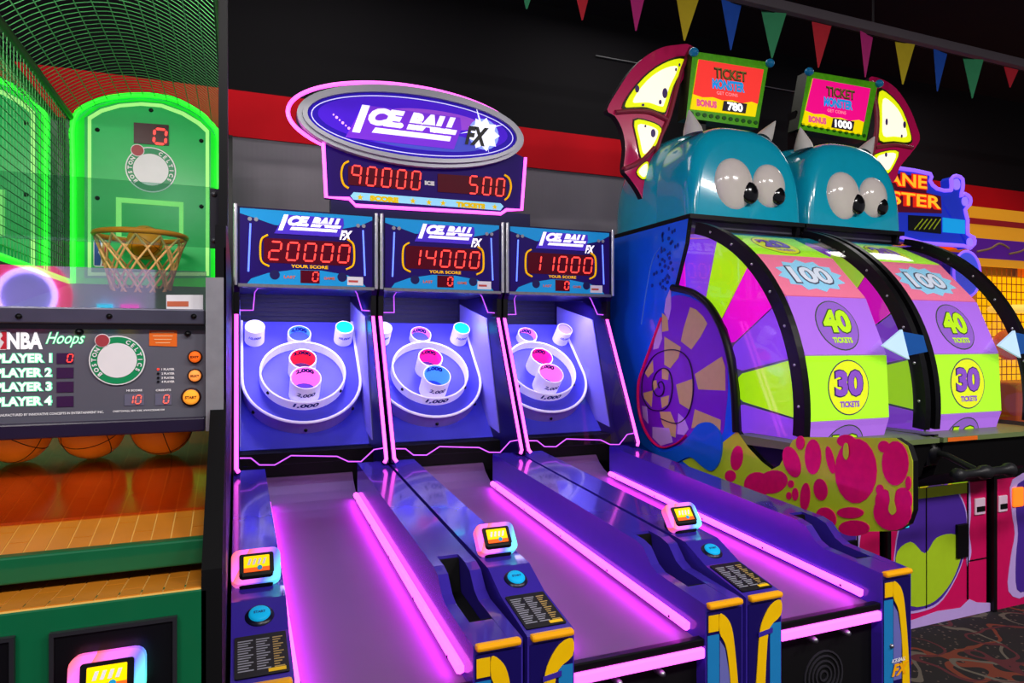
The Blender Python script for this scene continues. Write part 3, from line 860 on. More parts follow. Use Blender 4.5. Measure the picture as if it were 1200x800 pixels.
def monster(i, label):
    X0 = WH + PITCH * i
    dx = PITCH * i
    T = thing('monster_wheel_game', (X0 + MW / 2, 2.75, 0), label, 'arcade machine', 'twin monster wheel games')
    sx = lambda x: Fr((X0 + x, 0, 0), (0, -1, 0), (0, 0, 1))
    yz = lambda pts: [(-y, z) for y, z in pts]
    SF = side(WH)                                    # pixel readings are taken on the near machine's side
    S0 = sx(0.0)
    # cabinet body behind and below the wheel
    body = MB()
    body.box(X0 + 0.03, X0 + MW - 0.03, 4.42, 4.5, 0.0, 2.40, MBLUE)
    body.box(X0 + 0.03, X0 + MW - 0.03, 3.4, 4.45, 2.34, 2.40, GREYIN)
    body.box(X0 + 0.03, X0 + MW - 0.03, 2.79, 4.42, 0.0, 0.38, MATTE)
    body.build('cabinet_body', T)
    # side panels with the swooping front edge
    edge_px = [(807, 252), (803, 285), (790, 338), (812, 343), (832, 358), (847, 385), (857, 420), (862, 460), (864, 505), (877, 524), (893, 541), (905, 550), (914, 545), (922, 530), (929, 516), (936, 512),
               (1050, 513), (1064, 522), (1070, 540), (1070, 598), (1064, 614), (1050, 622), (985, 623)]
    out = SF.pxs(edge_px)
    back = [(-2.55, 0.90), (-2.75, 0.85), (-2.75, 0.0), (-4.5, 0.0), (-4.5, 2.33), (-4.45, 2.38)]
    outline = out + back
    plain = out[:10] + [(-2.62, 1.14), (-2.47, 1.16), (-2.47, 1.0), (-2.75, 0.85), (-2.75, 0.0), (-4.5, 0.0), (-4.5, 2.33), (-4.45, 2.38)]
    for x, d in ((0.0, 0.0), (MW - 0.03, 0.0)):
        f = sx(x)
        near = x == 0 and i == 0
        sp = MB().slab(f, outline if near else plain, -0.03, 0.0, MBLUE if near else BLACK, BLACK)
        po = sp.build('side_panel', T, 'blue side panel with spiral and slime artwork' if x == 0 else None)
        if x > 0 or i > 0:
            continue
        # artwork on the visible side panel
        Z7 = lambda pts: SF.pxs(zoomed(pts, 720, 320, 3.6375))
        snail = Z7(smooth([(205, 195), (240, 105), (300, 97), (375, 132), (430, 200), (465, 290), (482, 400), (484, 500), (474, 600), (458, 690), (380, 720), (270, 735), (200, 742), (150, 695), (115, 610), (104, 490), (130, 395), (165, 300)], 3))
        MB().slab(f, [(a * 1.0, b) for a, b in snail], 0.0, 0.002, GOOP).build('spiral_print', po)
        tn = MB()
        for q in ([(325, 145), (350, 155), (380, 185), (398, 215), (370, 270), (330, 325), (285, 290), (297, 235)], [(215, 270), (285, 315), (275, 360), (240, 405), (215, 390)],
                  [(345, 430), (460, 355), (474, 400), (475, 500), (360, 495)], [(265, 475), (335, 450), (335, 540), (320, 580), (280, 555)], [(345, 580), (455, 625), (453, 670), (400, 650), (330, 660)],
                  [(195, 590), (240, 590), (265, 650), (262, 700), (235, 690), (205, 640)], [(165, 370), (168, 420), (145, 445), (132, 425)], [(125, 510), (165, 500), (160, 570), (130, 535)],
                  [(205, 405), (235, 415), (230, 455), (205, 450)], [(165, 460), (180, 455), (185, 485), (170, 500)], [(200, 530), (235, 520), (230, 560), (205, 575)], [(205, 170), (228, 190), (232, 245), (205, 250)]):
            MB().slab(f, Z7(q), 0.002, 0.004, TAN).build('spiral_tile', po)
        sl = smooth([(195, 490), (190, 470), (205, 462), (215, 490), (205, 520), (180, 520), (165, 480), (178, 430), (210, 405), (240, 425), (250, 490), (235, 560), (200, 585), (150, 575), (120, 520)], 4, False)
        s2 = smooth([(120, 520), (125, 440), (165, 360), (215, 330), (275, 330), (320, 370), (338, 450), (335, 540), (310, 610), (265, 640), (200, 620)], 4, False)
        for q in (sl, s2):
            MB().tube([f.p(a, b, 0.004) for a, b in Z7(q)], 0.007, DARKV, 5, flat=0.5).build('spiral_outline', po)
        for q in ([(243, 60), (243, 150), (232, 200), (215, 165), (222, 110)], [(200, 190), (205, 280), (190, 320), (168, 325), (178, 250)], [(165, 655), (235, 660), (250, 720), (200, 735), (165, 700)],
                  [(275, 597), (300, 620), (318, 665), (300, 690), (270, 685)], [(120, 565), (140, 570), (145, 640), (125, 615)]):
            MB().slab(f, Z7(q), 0.002, 0.005, PALEL).build('fang_print', po)
        lips = Z7(smooth([(205, 190), (165, 300), (130, 395), (106, 480), (112, 600), (150, 695), (205, 742), (270, 725), (310, 690)], 4, False))
        MB().tube([f.p(a, b, 0.004) for a, b in lips], 0.016, HOTP, 6, flat=0.4).build('lip_print', po)
        # lime slime with pink blobs, running forward from below the spiral
        Z4 = lambda pts: SF.pxs(zoomed(pts, 720, 400, 3.333))
        goo = out[8:23] + SF.pxs([(900, 620), (860, 590), (800, 540), (845, 520)])
        MB().slab(f, goo, 0.0, 0.002, LIME).build('slime_print', po)
        blobs = [(480, 455, 22, 48, 8), (455, 525, 20, 22, 0), (620, 548, 58, 44, -15), (560, 560, 50, 50, 0), (695, 470, 30, 62, -18), (778, 450, 30, 68, 0), (846, 462, 13, 54, -12), (908, 388, 34, 24, 0),
                 (946, 505, 80, 126, 0), (1100, 475, 50, 86, 0), (1055, 410, 20, 22, 0), (808, 578, 25, 42, -8), (692, 556, 10, 14, 0), (684, 602, 8, 14, 0), (709, 596, 10, 24, 0), (748, 606, 17, 54, 4), (925, 668, 50, 21, 0),
                 (1040, 578, 12, 19, 0), (1090, 665, 72, 72, 0), (1055, 625, 30, 48, 0), (1130, 620, 34, 50, 0), (830, 690, 36, 44, -30), (940, 728, 58, 30, 0), (1152, 552, 8, 26, 0), (730, 395, 14, 26, 0)]
        for q_, (cx, cy, rx, ry, rot) in enumerate(blobs):
            MB().slab(f, Z4(ell(cx, cy, rx + 2, ry + 1, n=18, rot=rot)), 0.002, 0.004 + 0.0002 * q_, HOTP).build('slime_blob', po)
        MB().slab(f, Z4(smooth([(1078, 570), (1105, 575), (1100, 620), (1108, 660), (1092, 676), (1078, 655), (1084, 615)], 3)), 0.010, 0.012, LIME).build('slime_drip', po)
        MB().slab(f, Z4(smooth([(905, 400), (918, 400), (922, 440), (912, 462), (900, 440)], 3)), 0.010, 0.012, LIME).build('slime_drip', po)
        blue = Z4(smooth([(120, 360), (180, 430), (250, 415), (300, 365), (330, 325), (375, 315), (412, 345), (425, 400), (415, 470), (385, 505), (345, 485), (300, 450), (230, 470), (110, 400)], 3))
        MB().slab(f, blue, 0.002, 0.012, M('slime_blue', '#1468e0', 0.25, coat=0.4)).build('slime_splash', po, 'blue slime splash')
        sp_ = MB()
        for k in range(38):
            u = 777 + random.random() * 22 - k * 0.15
            v = 268 + k * 1.9
            a, b = SF.px(u - k * 0.25, v)
            sp_.slab(f, ell(a, b, 0.008 + 0.008 * random.random(), 0.012, n=8), 0.001, 0.003, M('speckle_blue', '#0c2f9c', 0.4))
        o_ = sp_.build('speckle_print', po)
        o_['kind'] = 'stuff'
        MB().tube([f.p(a, b, 0.001) for a, b in SF.pxs(smooth([(774, 290), (765, 305), (758, 340), (752, 380)], 4, False))], 0.007, M('highlight_sky', '#4a90f0', 0.4), 5, flat=0.3).build('highlight_print', po)
    # black rim along the spiral arc
    arc = SF.pxs(smooth([(789, 337), (800, 339), (815, 344), (832, 358), (847, 385), (857, 420), (862, 460), (864, 506)], 4, False))
    MB().tube([S0.p(a, b, 0.006) for a, b in arc], 0.022, BLACK, 8).build('arched_rim', T)
    # side windows
    win = []
    for k in range(25):
        y, z = wp(AXC[0], AXC[1], 1.05, -6 + 82 * k / 24)
        win.append((-y, z))
    hole = SF.pxs([(807, 256), (803, 285), (790, 338), (812, 343), (832, 358), (847, 385), (857, 420), (862, 460), (864, 505), (877, 524), (893, 541), (905, 550), (914, 545), (922, 530), (929, 516)])
    for x in (0.018, MW - 0.022):
        MB().slab(sx(x), win + hole, 0.0, 0.004, CLEAR).build('side_window', T, 'clear side window')
    # arched ribs and curved clear cover
    for x in (0.004, MW - 0.044):
        rb = MB()
        n = 28
        o_, i_ = [], []
        for k in range(n + 1):
            t = -6 + 82 * k / n
            y, z = wp(AXC[0], AXC[1], 1.085, t)
            o_.append((-y, z))
            y, z = wp(AXC[0], AXC[1], 1.015, t)
            i_.append((-y, z))
        rb.slab(sx(x), o_ + i_[::-1], -0.04, 0.0, BLACK)
        ro = rb.build('arch_rib', T, 'black arched rib')
        for k in range(7):
            y, z = wp(AXC[0], AXC[1], 1.05, 2 + 11 * k)
            MB().ball((X0 + x - 0.002, y, z), 0.006, 0.008, 0.008, CHROME, 8, 6).build('rivet', ro)
    cov = MB()
    vs, fs = [], []
    for k in range(29):
        t = -4 + 78 * k / 28
        for rr in (1.055, 1.059):
            y, z = wp(AXC[0], AXC[1], rr, t)
            vs += [(X0 + 0.044, y, z), (X0 + MW - 0.044, y, z)]
    for k in range(28):
        b = 4 * k
        fs += [(b, b + 1, b + 5, b + 4), (b + 2, b + 6, b + 7, b + 3)]
    cov.add(vs, fs, CLEAR, True)
    cov.build('curved_cover', T, 'clear curved front cover')
    # the wheel
    xa, xb = X0 + 0.125, X0 + 0.685
    fl = Fr((xa, 0, 0), (0, -1, 0), (0, 0, 1))
    hub = MB()
    hub.slab(fl, [(-y, z) for y, z in (wp(WY, WZ, 0.43, k * 15) for k in range(24))], -0.56, 0.004, HUBG)
    hub.slab(fl, [(-y, z) for y, z in (wp(WY, WZ, 0.14, k * 15) for k in range(24))], 0.004, 0.05, GREYIN)
    wh = hub.build('wheel', T, 'big faceted prize wheel')
    # the facet facing the viewer (centre about 4 degrees up) is the lime 30
    first = 2.7
    order = {0: ('g', '30'), 1: ('p', '40'), 2: ('k', '100'), 3: ('g', '20'), -1: ('p', '10'), -2: ('g', '20'), -3: ('p', '10'), -4: ('g', '20'), -5: ('p', '10')}
    smat = {'p': WPURP, 'g': WGREEN, 'k': WPINK}
    fmat = {'p': FPURP, 'g': FGREEN, 'k': FPINK}
    for k in range(-5, 13):
        col, val = order.get(k, (('p', 'k', 'g')[(k - 4) % 3], '10'))
        c0 = first + 20 * k
        gap = 0.35
        # coloured wedge on the wheel's side
        wd = []
        for r_, t in ((0.925, -10 + gap), (0.925, 10 - gap), (0.50, 9), (0.44, 5), (0.43, 0), (0.44, -5), (0.50, -9)):
            y, z = wp(WY, WZ, r_, c0 + t)
            wd.append((-y, z))
        mbw = MB().slab(fl, wd, 0.0, 0.012, smat[col])
        mbw.build('wedge', wh)
        # facet of the rim
        y1, z1 = wp(WY, WZ, WR, c0 - 10 + gap * 0.5)
        y2, z2 = wp(WY, WZ, WR, c0 + 10 - gap * 0.5)
        mid = Vector(((xa + xb) / 2, (y1 + y2) / 2, (z1 + z2) / 2))
        ff = Fr(mid, (1, 0, 0), (0, y2 - y1, z2 - z1))
        hh = math.hypot(y2 - y1, z2 - z1) / 2
        hw = (xb - xa) / 2
        fc = MB().slab(ff, [(-hw, -hh), (hw, -hh), (hw, hh), (-hw, hh)], -0.02, 0.0, fmat[col]).build('facet', wh)
        if -2 <= k <= 4:
            tx = MB()
            if val == '100':
                tx.slab(ff, [(x * 1.0, y * 0.55) for x, y in burst(0, 0, 0.19, 0.235, 12, 0.1)], 0.001, 0.003, SKYP)
                tx.text(ff, val, 0.0, 0.0, 0.15, M('numeral_slate', '#5a6078', 0.4), 0.004, wid=0.30, bold=0.07)
                tx.text(ff, val, 0.0, 0.0, 0.13, lit('numeral_pale', '#d8e0f0', 0.4), 0.006, wid=0.28, bold=0.035)
            else:
                big = {'p': lit('numeral_lime', '#b8e820', 0.45), 'g': lit('numeral_violet', '#8a50c8', 0.4), 'k': WHITE}[col]
                dk = {'p': M('numeral_dark_green', '#3c5a10', 0.4), 'g': M('numeral_dark_violet', '#3a1468', 0.4), 'k': DARKV}[col]
                tx.slab(ff, ell(0, 0, 0.142, n=32), 0.001, 0.002, dk)
                tx.slab(ff, ell(0, 0, 0.136, n=32), 0.002, 0.003, {'p': lit('disc_violet', '#9060c8', 0.4), 'g': lit('disc_yellow', '#e0ec20', 0.5), 'k': SKYP}[col])
                tx.text(ff, val, 0.0, 0.022, 0.145, dk, 0.004, wid=0.205, bold=0.07)
                tx.text(ff, val, 0.0, 0.022, 0.132, big, 0.006, wid=0.19, bold=0.05)
                tx.text(ff, 'TICKETS', 0.0, -0.085, 0.032, big, 0.005, wid=0.135, bold=0.05)
            tx.build('numeral_print', wh, 'ticket value %s printed on the wheel facet' % val)
    # pale blue pointer on the right
    pfm = front(2.50)
    pa = pfm.pxs([(1035, 405), (1057.5, 386), (1066, 421)])
    pm = Fr((dx, 2.50, 0))
    MB().slab(pm, pa, -0.015, 0.0, lit('pointer_pale_blue', '#b8d8f0', 0.5)).build('pointer', T, 'pale blue pointer arrow')
    MB().slab(pm, [(pa[1][0], pa[1][1] - 0.01), (pa[1][0] + 0.16, pa[1][1] - 0.03), (pa[2][0] + 0.14, pa[2][1] + 0.04), (pa[2][0], pa[2][1] + 0.02)], -0.012, -0.003, M('pointer_mount_blue', '#1c5cb0', 0.3)).build('pointer_mount', T)
    # ledge, console, lever and lower front
    ld = MB()
    ld.slab(sx(MW), yz([(2.42, 1.125), (2.42, 1.15), (2.58, 1.155), (2.95, 1.15), (2.95, 1.10)]), 0.0, MW, M('ledge_grey', '#6a7a4c', 0.35))
    ld.build('ledge', T)
    MB().slab(sx(MW - 0.032), yz([(2.44, 1.12), (2.50, 0.94), (2.74, 0.81), (2.95, 0.81), (2.95, 1.10)]), 0.0, MW - 0.064, MATTE).build('control_box', T, 'black control box')
    ls = MB()
    ls.slab(Fr((X0, 2.419, 0)), [(0.03, 1.127), (0.26, 1.127), (0.26, 1.148), (0.03, 1.148)], 0.0, 0.002, ORANGEP)
    ls.build('sticker', T, 'orange sticker')
    px_ = X0 + MW + 0.03
    lv = MB()
    lv.tube([(px_, 2.52, 1.07), (px_, 2.40, 1.06), (px_, 2.24, 1.005)], 0.017, M('lever_dark', '#1c1e1c', 0.3), 10)
    lv.ball((px_, 2.50, 1.06), 0.05, 0.06, 0.07, BLACK, 12, 8)
    lo = lv.build('lever_arm', T, 'black lever arm')
    grip = [(-0.11, 0.026), (-0.10, 0.034), (-0.085, 0.03), (-0.07, 0.02), (-0.01, 0.02), (0.005, 0.034), (0.03, 0.034), (0.045, 0.02), (0.10, 0.022), (0.115, 0.034), (0.13, 0.034), (0.14, 0.02)]
    gx = Fr((px_, 2.23, 1.003), (0, -1, 0), (0, 0, 1))
    MB().lathe(gx, [(0.001, 0.196)] + [(r_, -d_ * 1.75) for d_, r_ in grip] + [(0.001, -0.248)], M('grip_rubber', '#1a1a1e', 0.45), n=14).build('lever_grip', lo, 'ribbed black grip bar')
    lf = front(2.75, X0)
    lw = MB().slab(lf, [(0.03, 0.0), (MW, 0.0), (MW, 0.80), (0.03, 0.80)], -0.03, 0.0, M('front_pink', '#d81060', 0.35)).build('lower_front', T, 'lower front with green-tongued mouth artwork')
    mouth = smooth([(0.05, 0.25), (0.10, 0.60), (0.28, 0.78), (0.52, 0.78), (0.64, 0.66), (0.66, 0.48), (0.60, 0.30), (0.45, 0.14), (0.30, 0.10), (0.12, 0.12)], 4)
    MB().slab(lf, [(x * 1.03 - 0.01, y * 1.04 - 0.02) for x, y in mouth], 0.0, 0.002, PALEL).build('mouth_outline', lw)
    MB().slab(lf, mouth, 0.002, 0.004, M('mouth_violet', '#4c2a9c', 0.35)).build('mouth_print', lw)
    MB().slab(lf, smooth([(0.06, 0.42), (0.18, 0.50), (0.30, 0.42), (0.40, 0.50), (0.56, 0.50), (0.62, 0.40), (0.52, 0.22), (0.34, 0.12), (0.14, 0.16)], 4), 0.004, 0.006, M('tongue_lime', '#b0d424', 0.4)).build('tongue_print', lw)
    MB().slab(lf, [(0.03, 0.74), (0.66, 0.74), (0.66, 0.80), (0.03, 0.80)], 0.004, 0.006, LIME).build('slime_strip', lw)
    dr = MB().slab(lf, smooth([(0.665, 0.30), (0.70, 0.36), (0.70, 0.42), (0.685, 0.5), (0.70, 0.62), (0.69, 0.79), (0.675, 0.79), (0.672, 0.6), (0.66, 0.45)], 3), 0.002, 0.004, PALEL)
    dr.build('white_drip', lw)
    for x in (0.31, 0.67):
        MB().box(X0 + x - 0.003, X0 + x + 0.003, 2.742, 2.75, 0.1, 0.8, BLACK).build('panel_seam', lw)
    MB().box(X0 + 0.56, X0 + 0.66, 2.73, 2.75, 0.36, 0.56, BLACK, 0.004).build('bill_acceptor', lw)
    sl_ = MB().box(X0 + 0.73, X0 + 0.82, 2.738, 2.75, 0.60, 0.70, M('slot_print', '#f0d0e8', 0.4), 0.004).build('ticket_slot', lw, 'white-edged ticket slot')
    MB().box(X0 + 0.74, X0 + 0.81, 2.733, 2.738, 0.62, 0.65, MATTE).build('slot_mouth', sl_)
    MB().box(X0 + 0.68, X0 + 0.85, 2.745, 2.75, 0.325, 0.331, BLACK).build('panel_seam', lw)
    MB().slab(lf, [(0.03, 0.0), (MW, 0.0), (MW, 0.05), (0.75, 0.07), (0.68, 0.10), (0.6, 0.06), (0.4, 0.07), (0.2, 0.05), (0.03, 0.06)], 0.006, 0.008, PALEL).build('drip_base', lw)
    MB().box(X0 + MW - 0.005, X0 + PITCH - 0.005, 2.72, 2.78, 0.0, 0.95, BLACK).build('front_post', T)
    MB().box(X0 + 0.06, X0 + 0.16, 2.735, 2.75, 0.585, 0.625, lit('slot_light_cyan', '#20d8e8', 0.8), 0.006).build('coin_slot_light', T, 'glowing cyan coin slot')
    # ---- head
    hx = X0 + PITCH / 2 - 0.01
    MB().box(X0 - 0.002, X0 + PITCH - 0.012, 3.335, 4.45, 2.385, 2.412, BLACK).build('head_base', T)
    MB().ball((hx, 3.93, 2.412), 0.445, 0.52, 0.64, TEAL, 40, 18, 0.72, True).build('head_shell', T, 'teal glossy monster head')
    fc_ = MB()
    arch = []
    for k in range(33):
        t = math.pi * k / 32
        arch.append((-math.copysign(abs(math.cos(t)) ** 0.72, math.cos(t)) * 0.437, math.sin(t) ** 0.66 * 0.60))
    lay = [(3.342, 0.0), (3.342, 0.80), (3.345, 0.86), (3.355, 0.91), (3.375, 0.95), (3.405, 0.98), (3.45, 0.995), (3.52, 1.0), (3.72, 1.0), (3.80, 0.985), (3.88, 0.93)]
    vs, fs = [], []
    for y, k in lay:
        for a_, b_ in arch:
            kk = 1.0 - (1.0 - k) * (0.6 + 0.4 * b_ / 0.60) if k > 0 else 0.0
            vs.append((hx + 0.008 + a_ * kk, y + 0.05 * (b_ * kk / 0.6) ** 2, 2.412 + b_ * k))
    m_ = len(arch)
    for r_ in range(len(lay) - 1):
        for k in range(m_ - 1):
            fs.append((r_ * m_ + k, r_ * m_ + k + 1, (r_ + 1) * m_ + k + 1, (r_ + 1) * m_ + k))
    fc_.add(vs, fs, TEAL, True)
    fc_.build('face_shell', T, 'teal glossy monster face')
    ef = front(3.34)
    for (u, v, rx, rz, pu, pv), nm in zip(((861.5, 215.5, 0.150, 0.164, 876, 227), (903, 218, 0.129, 0.142, 909, 230)), 'ab'):
        a, b = ef.px(u, v)
        a += dx
        e = MB().ball((a, 3.365, b), rx, 0.065, rz, M('eye_white', '#e6dcd8', 0.15, coat=0.6), 28, 16).build('eye', T, 'large glossy white eye')
        a2, b2 = ef.px(pu, pv)
        MB().ball((a2 + dx, 3.318, b2), rx * 0.43, 0.022, rz * 0.42, M('pupil_black', '#101014', 0.15, coat=0.5), 18, 10).build('pupil', e)
    hz = Fr((0, 3.50, 0))
    for u, v, tu, tv, r_ in ((812, 152, 808, 129, 0.062), (897, 160, 909, 142, 0.055)):
        a, b = hz.px(u, v)
        c, d = hz.px(tu, tv)
        hr = MB()
        pts = [(Vector((a + dx, 3.50, b)).lerp(Vector((c + dx, 3.48, d)), t)) for t in (-0.2, 0.0, 0.3, 0.6, 0.85, 1.0)]
        dirv = (pts[-1] - pts[0]).normalized()
        hf_ = Fr(pts[0], dirv.cross(Vector((0, 1, 0))), Vector((0, 1, 0)))
        L_ = (pts[-1] - pts[0]).length
        sg = 1 if hf_.n.dot(dirv) > 0 else -1
        hr.lathe(hf_, [(r_, 0), (r_ * 0.92, sg * L_ * 0.2), (r_ * 0.62, sg * L_ * 0.5), (r_ * 0.3, sg * L_ * 0.8), (0.004, sg * L_)], M('horn_ivory', '#d8d4d0', 0.35), n=16)
        hr.build('horn', T, 'pale pointed horn')
    # ---- tilted ticket display
    tv = Fr((0, 3.78, 0))
    if i == 0:
        oc = [(812, 60), (901, 73), (888, 150), (804, 138)]
        sc_ = [(818, 70), (894, 82), (884.5, 137), (808.5, 128)]
        scr, val = lit('screen_coral', '#f83a34', 0.7), '780'
    else:
        oc = [(947, 83), (1029, 97), (1015, 165), (935, 151)]
        sc_ = [(952, 92), (1019, 104), (1009, 158), (939, 146)]
        scr, val = lit('screen_hot_pink', '#f00a84', 0.7), '1000'
    fo = tv.pxs(oc)
    FRG = M('frame_slime_green', '#58b814', 0.3, var=0.4, scale=30, emit='#58b814', es=0.12)
    bx = MB().slab(tv, fo, -0.10, 0.0, FRG, M('frame_side_dark', '#242814', 0.5)).build('display_case', T, 'tilted lime-framed ticket display')
    q = tv.pxs(sc_)
    def BL(s, t):                                     # bilinear point on the screen, s right, t up
        (a0, b0), (a1, b1), (a2, b2), (a3, b3) = q
        return (a3 * (1 - s) * (1 - t) + a2 * s * (1 - t) + a1 * s * t + a0 * (1 - s) * t, b3 * (1 - s) * (1 - t) + b2 * s * (1 - t) + b1 * s * t + b0 * (1 - s) * t)
    so = MB().slab(tv, [BL(0, 0), BL(1, 0), BL(1, 1), BL(0, 1)], 0.0, 0.006, lit('screen_yellow_band', '#f0d800', 0.7)).build('screen', bx)
    drp = [BL(0, 1), BL(0, .30), BL(.15, .26), BL(.3, .29), BL(.45, .25), BL(.6, .28), BL(.75, .24), BL(.9, .30), BL(1, .27), BL(1, 1)]
    MB().slab(tv, drp, 0.006, 0.009, scr).build('screen_picture', so)
    ang = math.degrees(math.atan2(q[1][1] - q[0][1], q[1][0] - q[0][0]))
    wd_ = math.hypot(q[1][0] - q[0][0], q[1][1] - q[0][1])
    tx = MB()
    a, b = BL(.5, .78); tx.text(tv, 'TICKET', a, b, 0.075, M('letter_dark_gold', '#4a3a18', 0.4), 0.011, wid=wd_ * 0.5, bold=0.05, rot=ang)
    a, b = BL(.5, .79); tx.text(tv, 'TICKET', a, b, 0.068, lit('letter_olive', '#8a7a3a', 0.3), 0.012, wid=wd_ * 0.47, bold=0.0, rot=ang)
    tx.build('screen_lettering', so); tx = MB()
    a, b = BL(.5, .56); tx.text(tv, 'MONSTER', a, b, 0.072, lit('letter_sky', '#1c98e0', 0.6), 0.011, wid=wd_ * 0.5, bold=0.06, rot=ang)
    tx.build('screen_lettering', so); tx = MB()
    a, b = BL(.5, .385); tx.text(tv, 'GET COINS', a, b, 0.022, lit('letter_rose', '#ffb8c0', 0.5), 0.011, wid=wd_ * 0.32, rot=ang)
    tx.build('screen_lettering', so); tx = MB()
    a, b = BL(.22, .14); tx.text(tv, 'BONUS', a, b, 0.05, lit('letter_pink', '#f06890', 0.5), 0.011, wid=wd_ * 0.3, bold=0.08, rot=ang)
    tx.build('screen_lettering', so)
    MB().slab(tv, [BL(.47, .04), BL(.83, .04), BL(.83, .24), BL(.47, .24)], 0.006, 0.011, M('counter_dark', '#2a1c40', 0.4)).build('counter_window', so)
    a, b = BL(.65, .14); MB().text(tv, val, a, b, 0.06, lit('counter_white', '#ffffff', 0.9), 0.013, wid=wd_ * (0.24 if i == 0 else 0.3), bold=0.05, rot=ang).build('counter_number', so)
    for cpt in (fo[0], fo[1]):
        MB().ball((cpt[0], 3.77, cpt[1] - 0.01), 0.035, 0.03, 0.03, M('claw_blue', '#1c90d0', 0.3), 10, 8).build('corner_claw', bx, 'blue claw gripping the corner')
    gl = MB()
    for k in range(11):
        s = 0.05 + k * 0.09
        p0 = (fo[3][0] + (fo[2][0] - fo[3][0]) * s, fo[3][1] + (fo[2][1] - fo[3][1]) * s)
        gl.slab(tv, ell(p0[0] + 0.01, p0[1] + 0.035, 0.018, 0.014, n=8), 0.0, 0.006, M('frame_dark_green', '#1c6c10', 0.35))
    o_ = gl.build('frame_scales', bx)
    o_['kind'] = 'stuff'
    # the stem that carries display
    MB().box(hx - 0.05, hx + 0.05, 3.82, 3.90, 2.9, tv.px(*oc[3])[1] + 0.15, BLACK).build('display_stem', T)
    # ---- wing
    wf = Fr((0, 3.86, 0))
    WINGP = M('wing_pink', '#e8186a', 0.25, coat=0.5)
    WINGI = M('wing_rose', '#a03048', 0.35)
    if i == 0:
        Zw = lambda pts: wf.pxs(zoomed(pts, 700, 30, 3.633))
        outl = [(400, 85), (330, 83), (270, 95), (200, 135), (140, 195), (90, 270), (42, 357), (75, 385), (105, 440), (120, 520), (112, 610), (135, 645), (170, 695), (195, 745), (212, 800), (232, 740), (246, 620), (270, 480), (305, 420), (335, 290), (390, 170)]
        pans = [[(112, 345), (150, 275), (220, 200), (300, 152), (366, 142), (355, 190), (320, 262), (292, 355), (275, 372), (205, 350), (150, 350)], [(155, 405), (220, 410), (270, 440), (252, 500), (210, 560), (185, 565), (168, 490)], [(165, 625), (190, 590), (214, 582), (210, 640), (190, 655)]]
        spots_ = [(165, 272, 9, 16), (283, 290, 11, 22), (263, 328, 6, 10), (233, 460, 10, 18), (330, 190, 4, 7), (345, 170, 4, 7), (200, 430, 4, 6), (190, 340, 6, 6)]
        ribs = [[(400, 95), (360, 180), (330, 290), (300, 400), (262, 490), (240, 600), (215, 790)], [(75, 370), (160, 365), (230, 372), (300, 405)], [(112, 610), (180, 580), (240, 520)]]
    else:
        Zw = lambda pts: wf.pxs(zoomed(pts, 700, 30, 3.0))
        outl = [(955, 185), (1000, 188), (1050, 220), (1095, 285), (1122, 350), (1134, 400), (1108, 442), (1085, 470), (1062, 500), (1045, 545), (1000, 560), (950, 520), (960, 440), (975, 360), (975, 270)]
        pans = [[(988, 232), (1025, 245), (1070, 300), (1100, 390), (1090, 412), (1040, 408), (990, 405), (985, 330)], [(965, 465), (1010, 442), (1056, 445), (1035, 500), (1010, 520)]]
        spots_ = [(1012, 340, 4, 12), (1075, 350, 5, 12), (1010, 455, 4, 8), (1065, 390, 3, 6)]
        ribs = [[(960, 195), (982, 300), (978, 400), (955, 480)], [(975, 430), (1040, 420), (1105, 430)]]
    wo = MB().slab(wf, Zw(smooth(outl, 3)), -0.05, 0.0, WINGP, M('wing_back_dark', '#241c26', 0.5)).build('wing', T, 'pink bat wing with glowing yellow panels')
    for p_ in ribs:
        MB().tube([wf.p(a, b, 0.0) for a, b in Zw(smooth(p_, 4, False))], 0.024, WINGI, 8, flat=0.7).build('wing_rib', wo)
    n_ = len(outl)
    for p_ in pans:
        cx = sum(x for x, y in p_) / len(p_)
        cy = sum(y for x, y in p_) / len(p_)
        sh = lambda k: [(cx + (x - cx) * k, cy + (y - cy) * k) for x, y in p_]
        pn = MB()
        pn.slab(wf, Zw(smooth(sh(1.07), 3)), 0.0, 0.006, M('wing_outline', '#3a3010', 0.4))
        pn.slab(wf, Zw(smooth(sh(0.98), 3)), 0.006, 0.010, lit('wing_yellow', '#e4ee10', 0.75))
        pn.slab(wf, Zw(smooth(sh(0.74), 3)), 0.010, 0.012, lit('wing_cream', '#fff4dc', 0.85))
        pn.build('glow_panel', wo, 'glowing yellow and cream panel')
    for cx, cy, rx, ry in spots_:
        MB().slab(wf, Zw(ell(cx, cy, rx, ry, n=12)), 0.012, 0.014, M('spot_violet', '#5a3c88', 0.4)).build('wing_spot', wo)
    return T

monster(0, 'monster wheel game with spiral side panel, left wing and 780 on its display')
monster(1, 'monster wheel game with right wing and 1000 on its display')

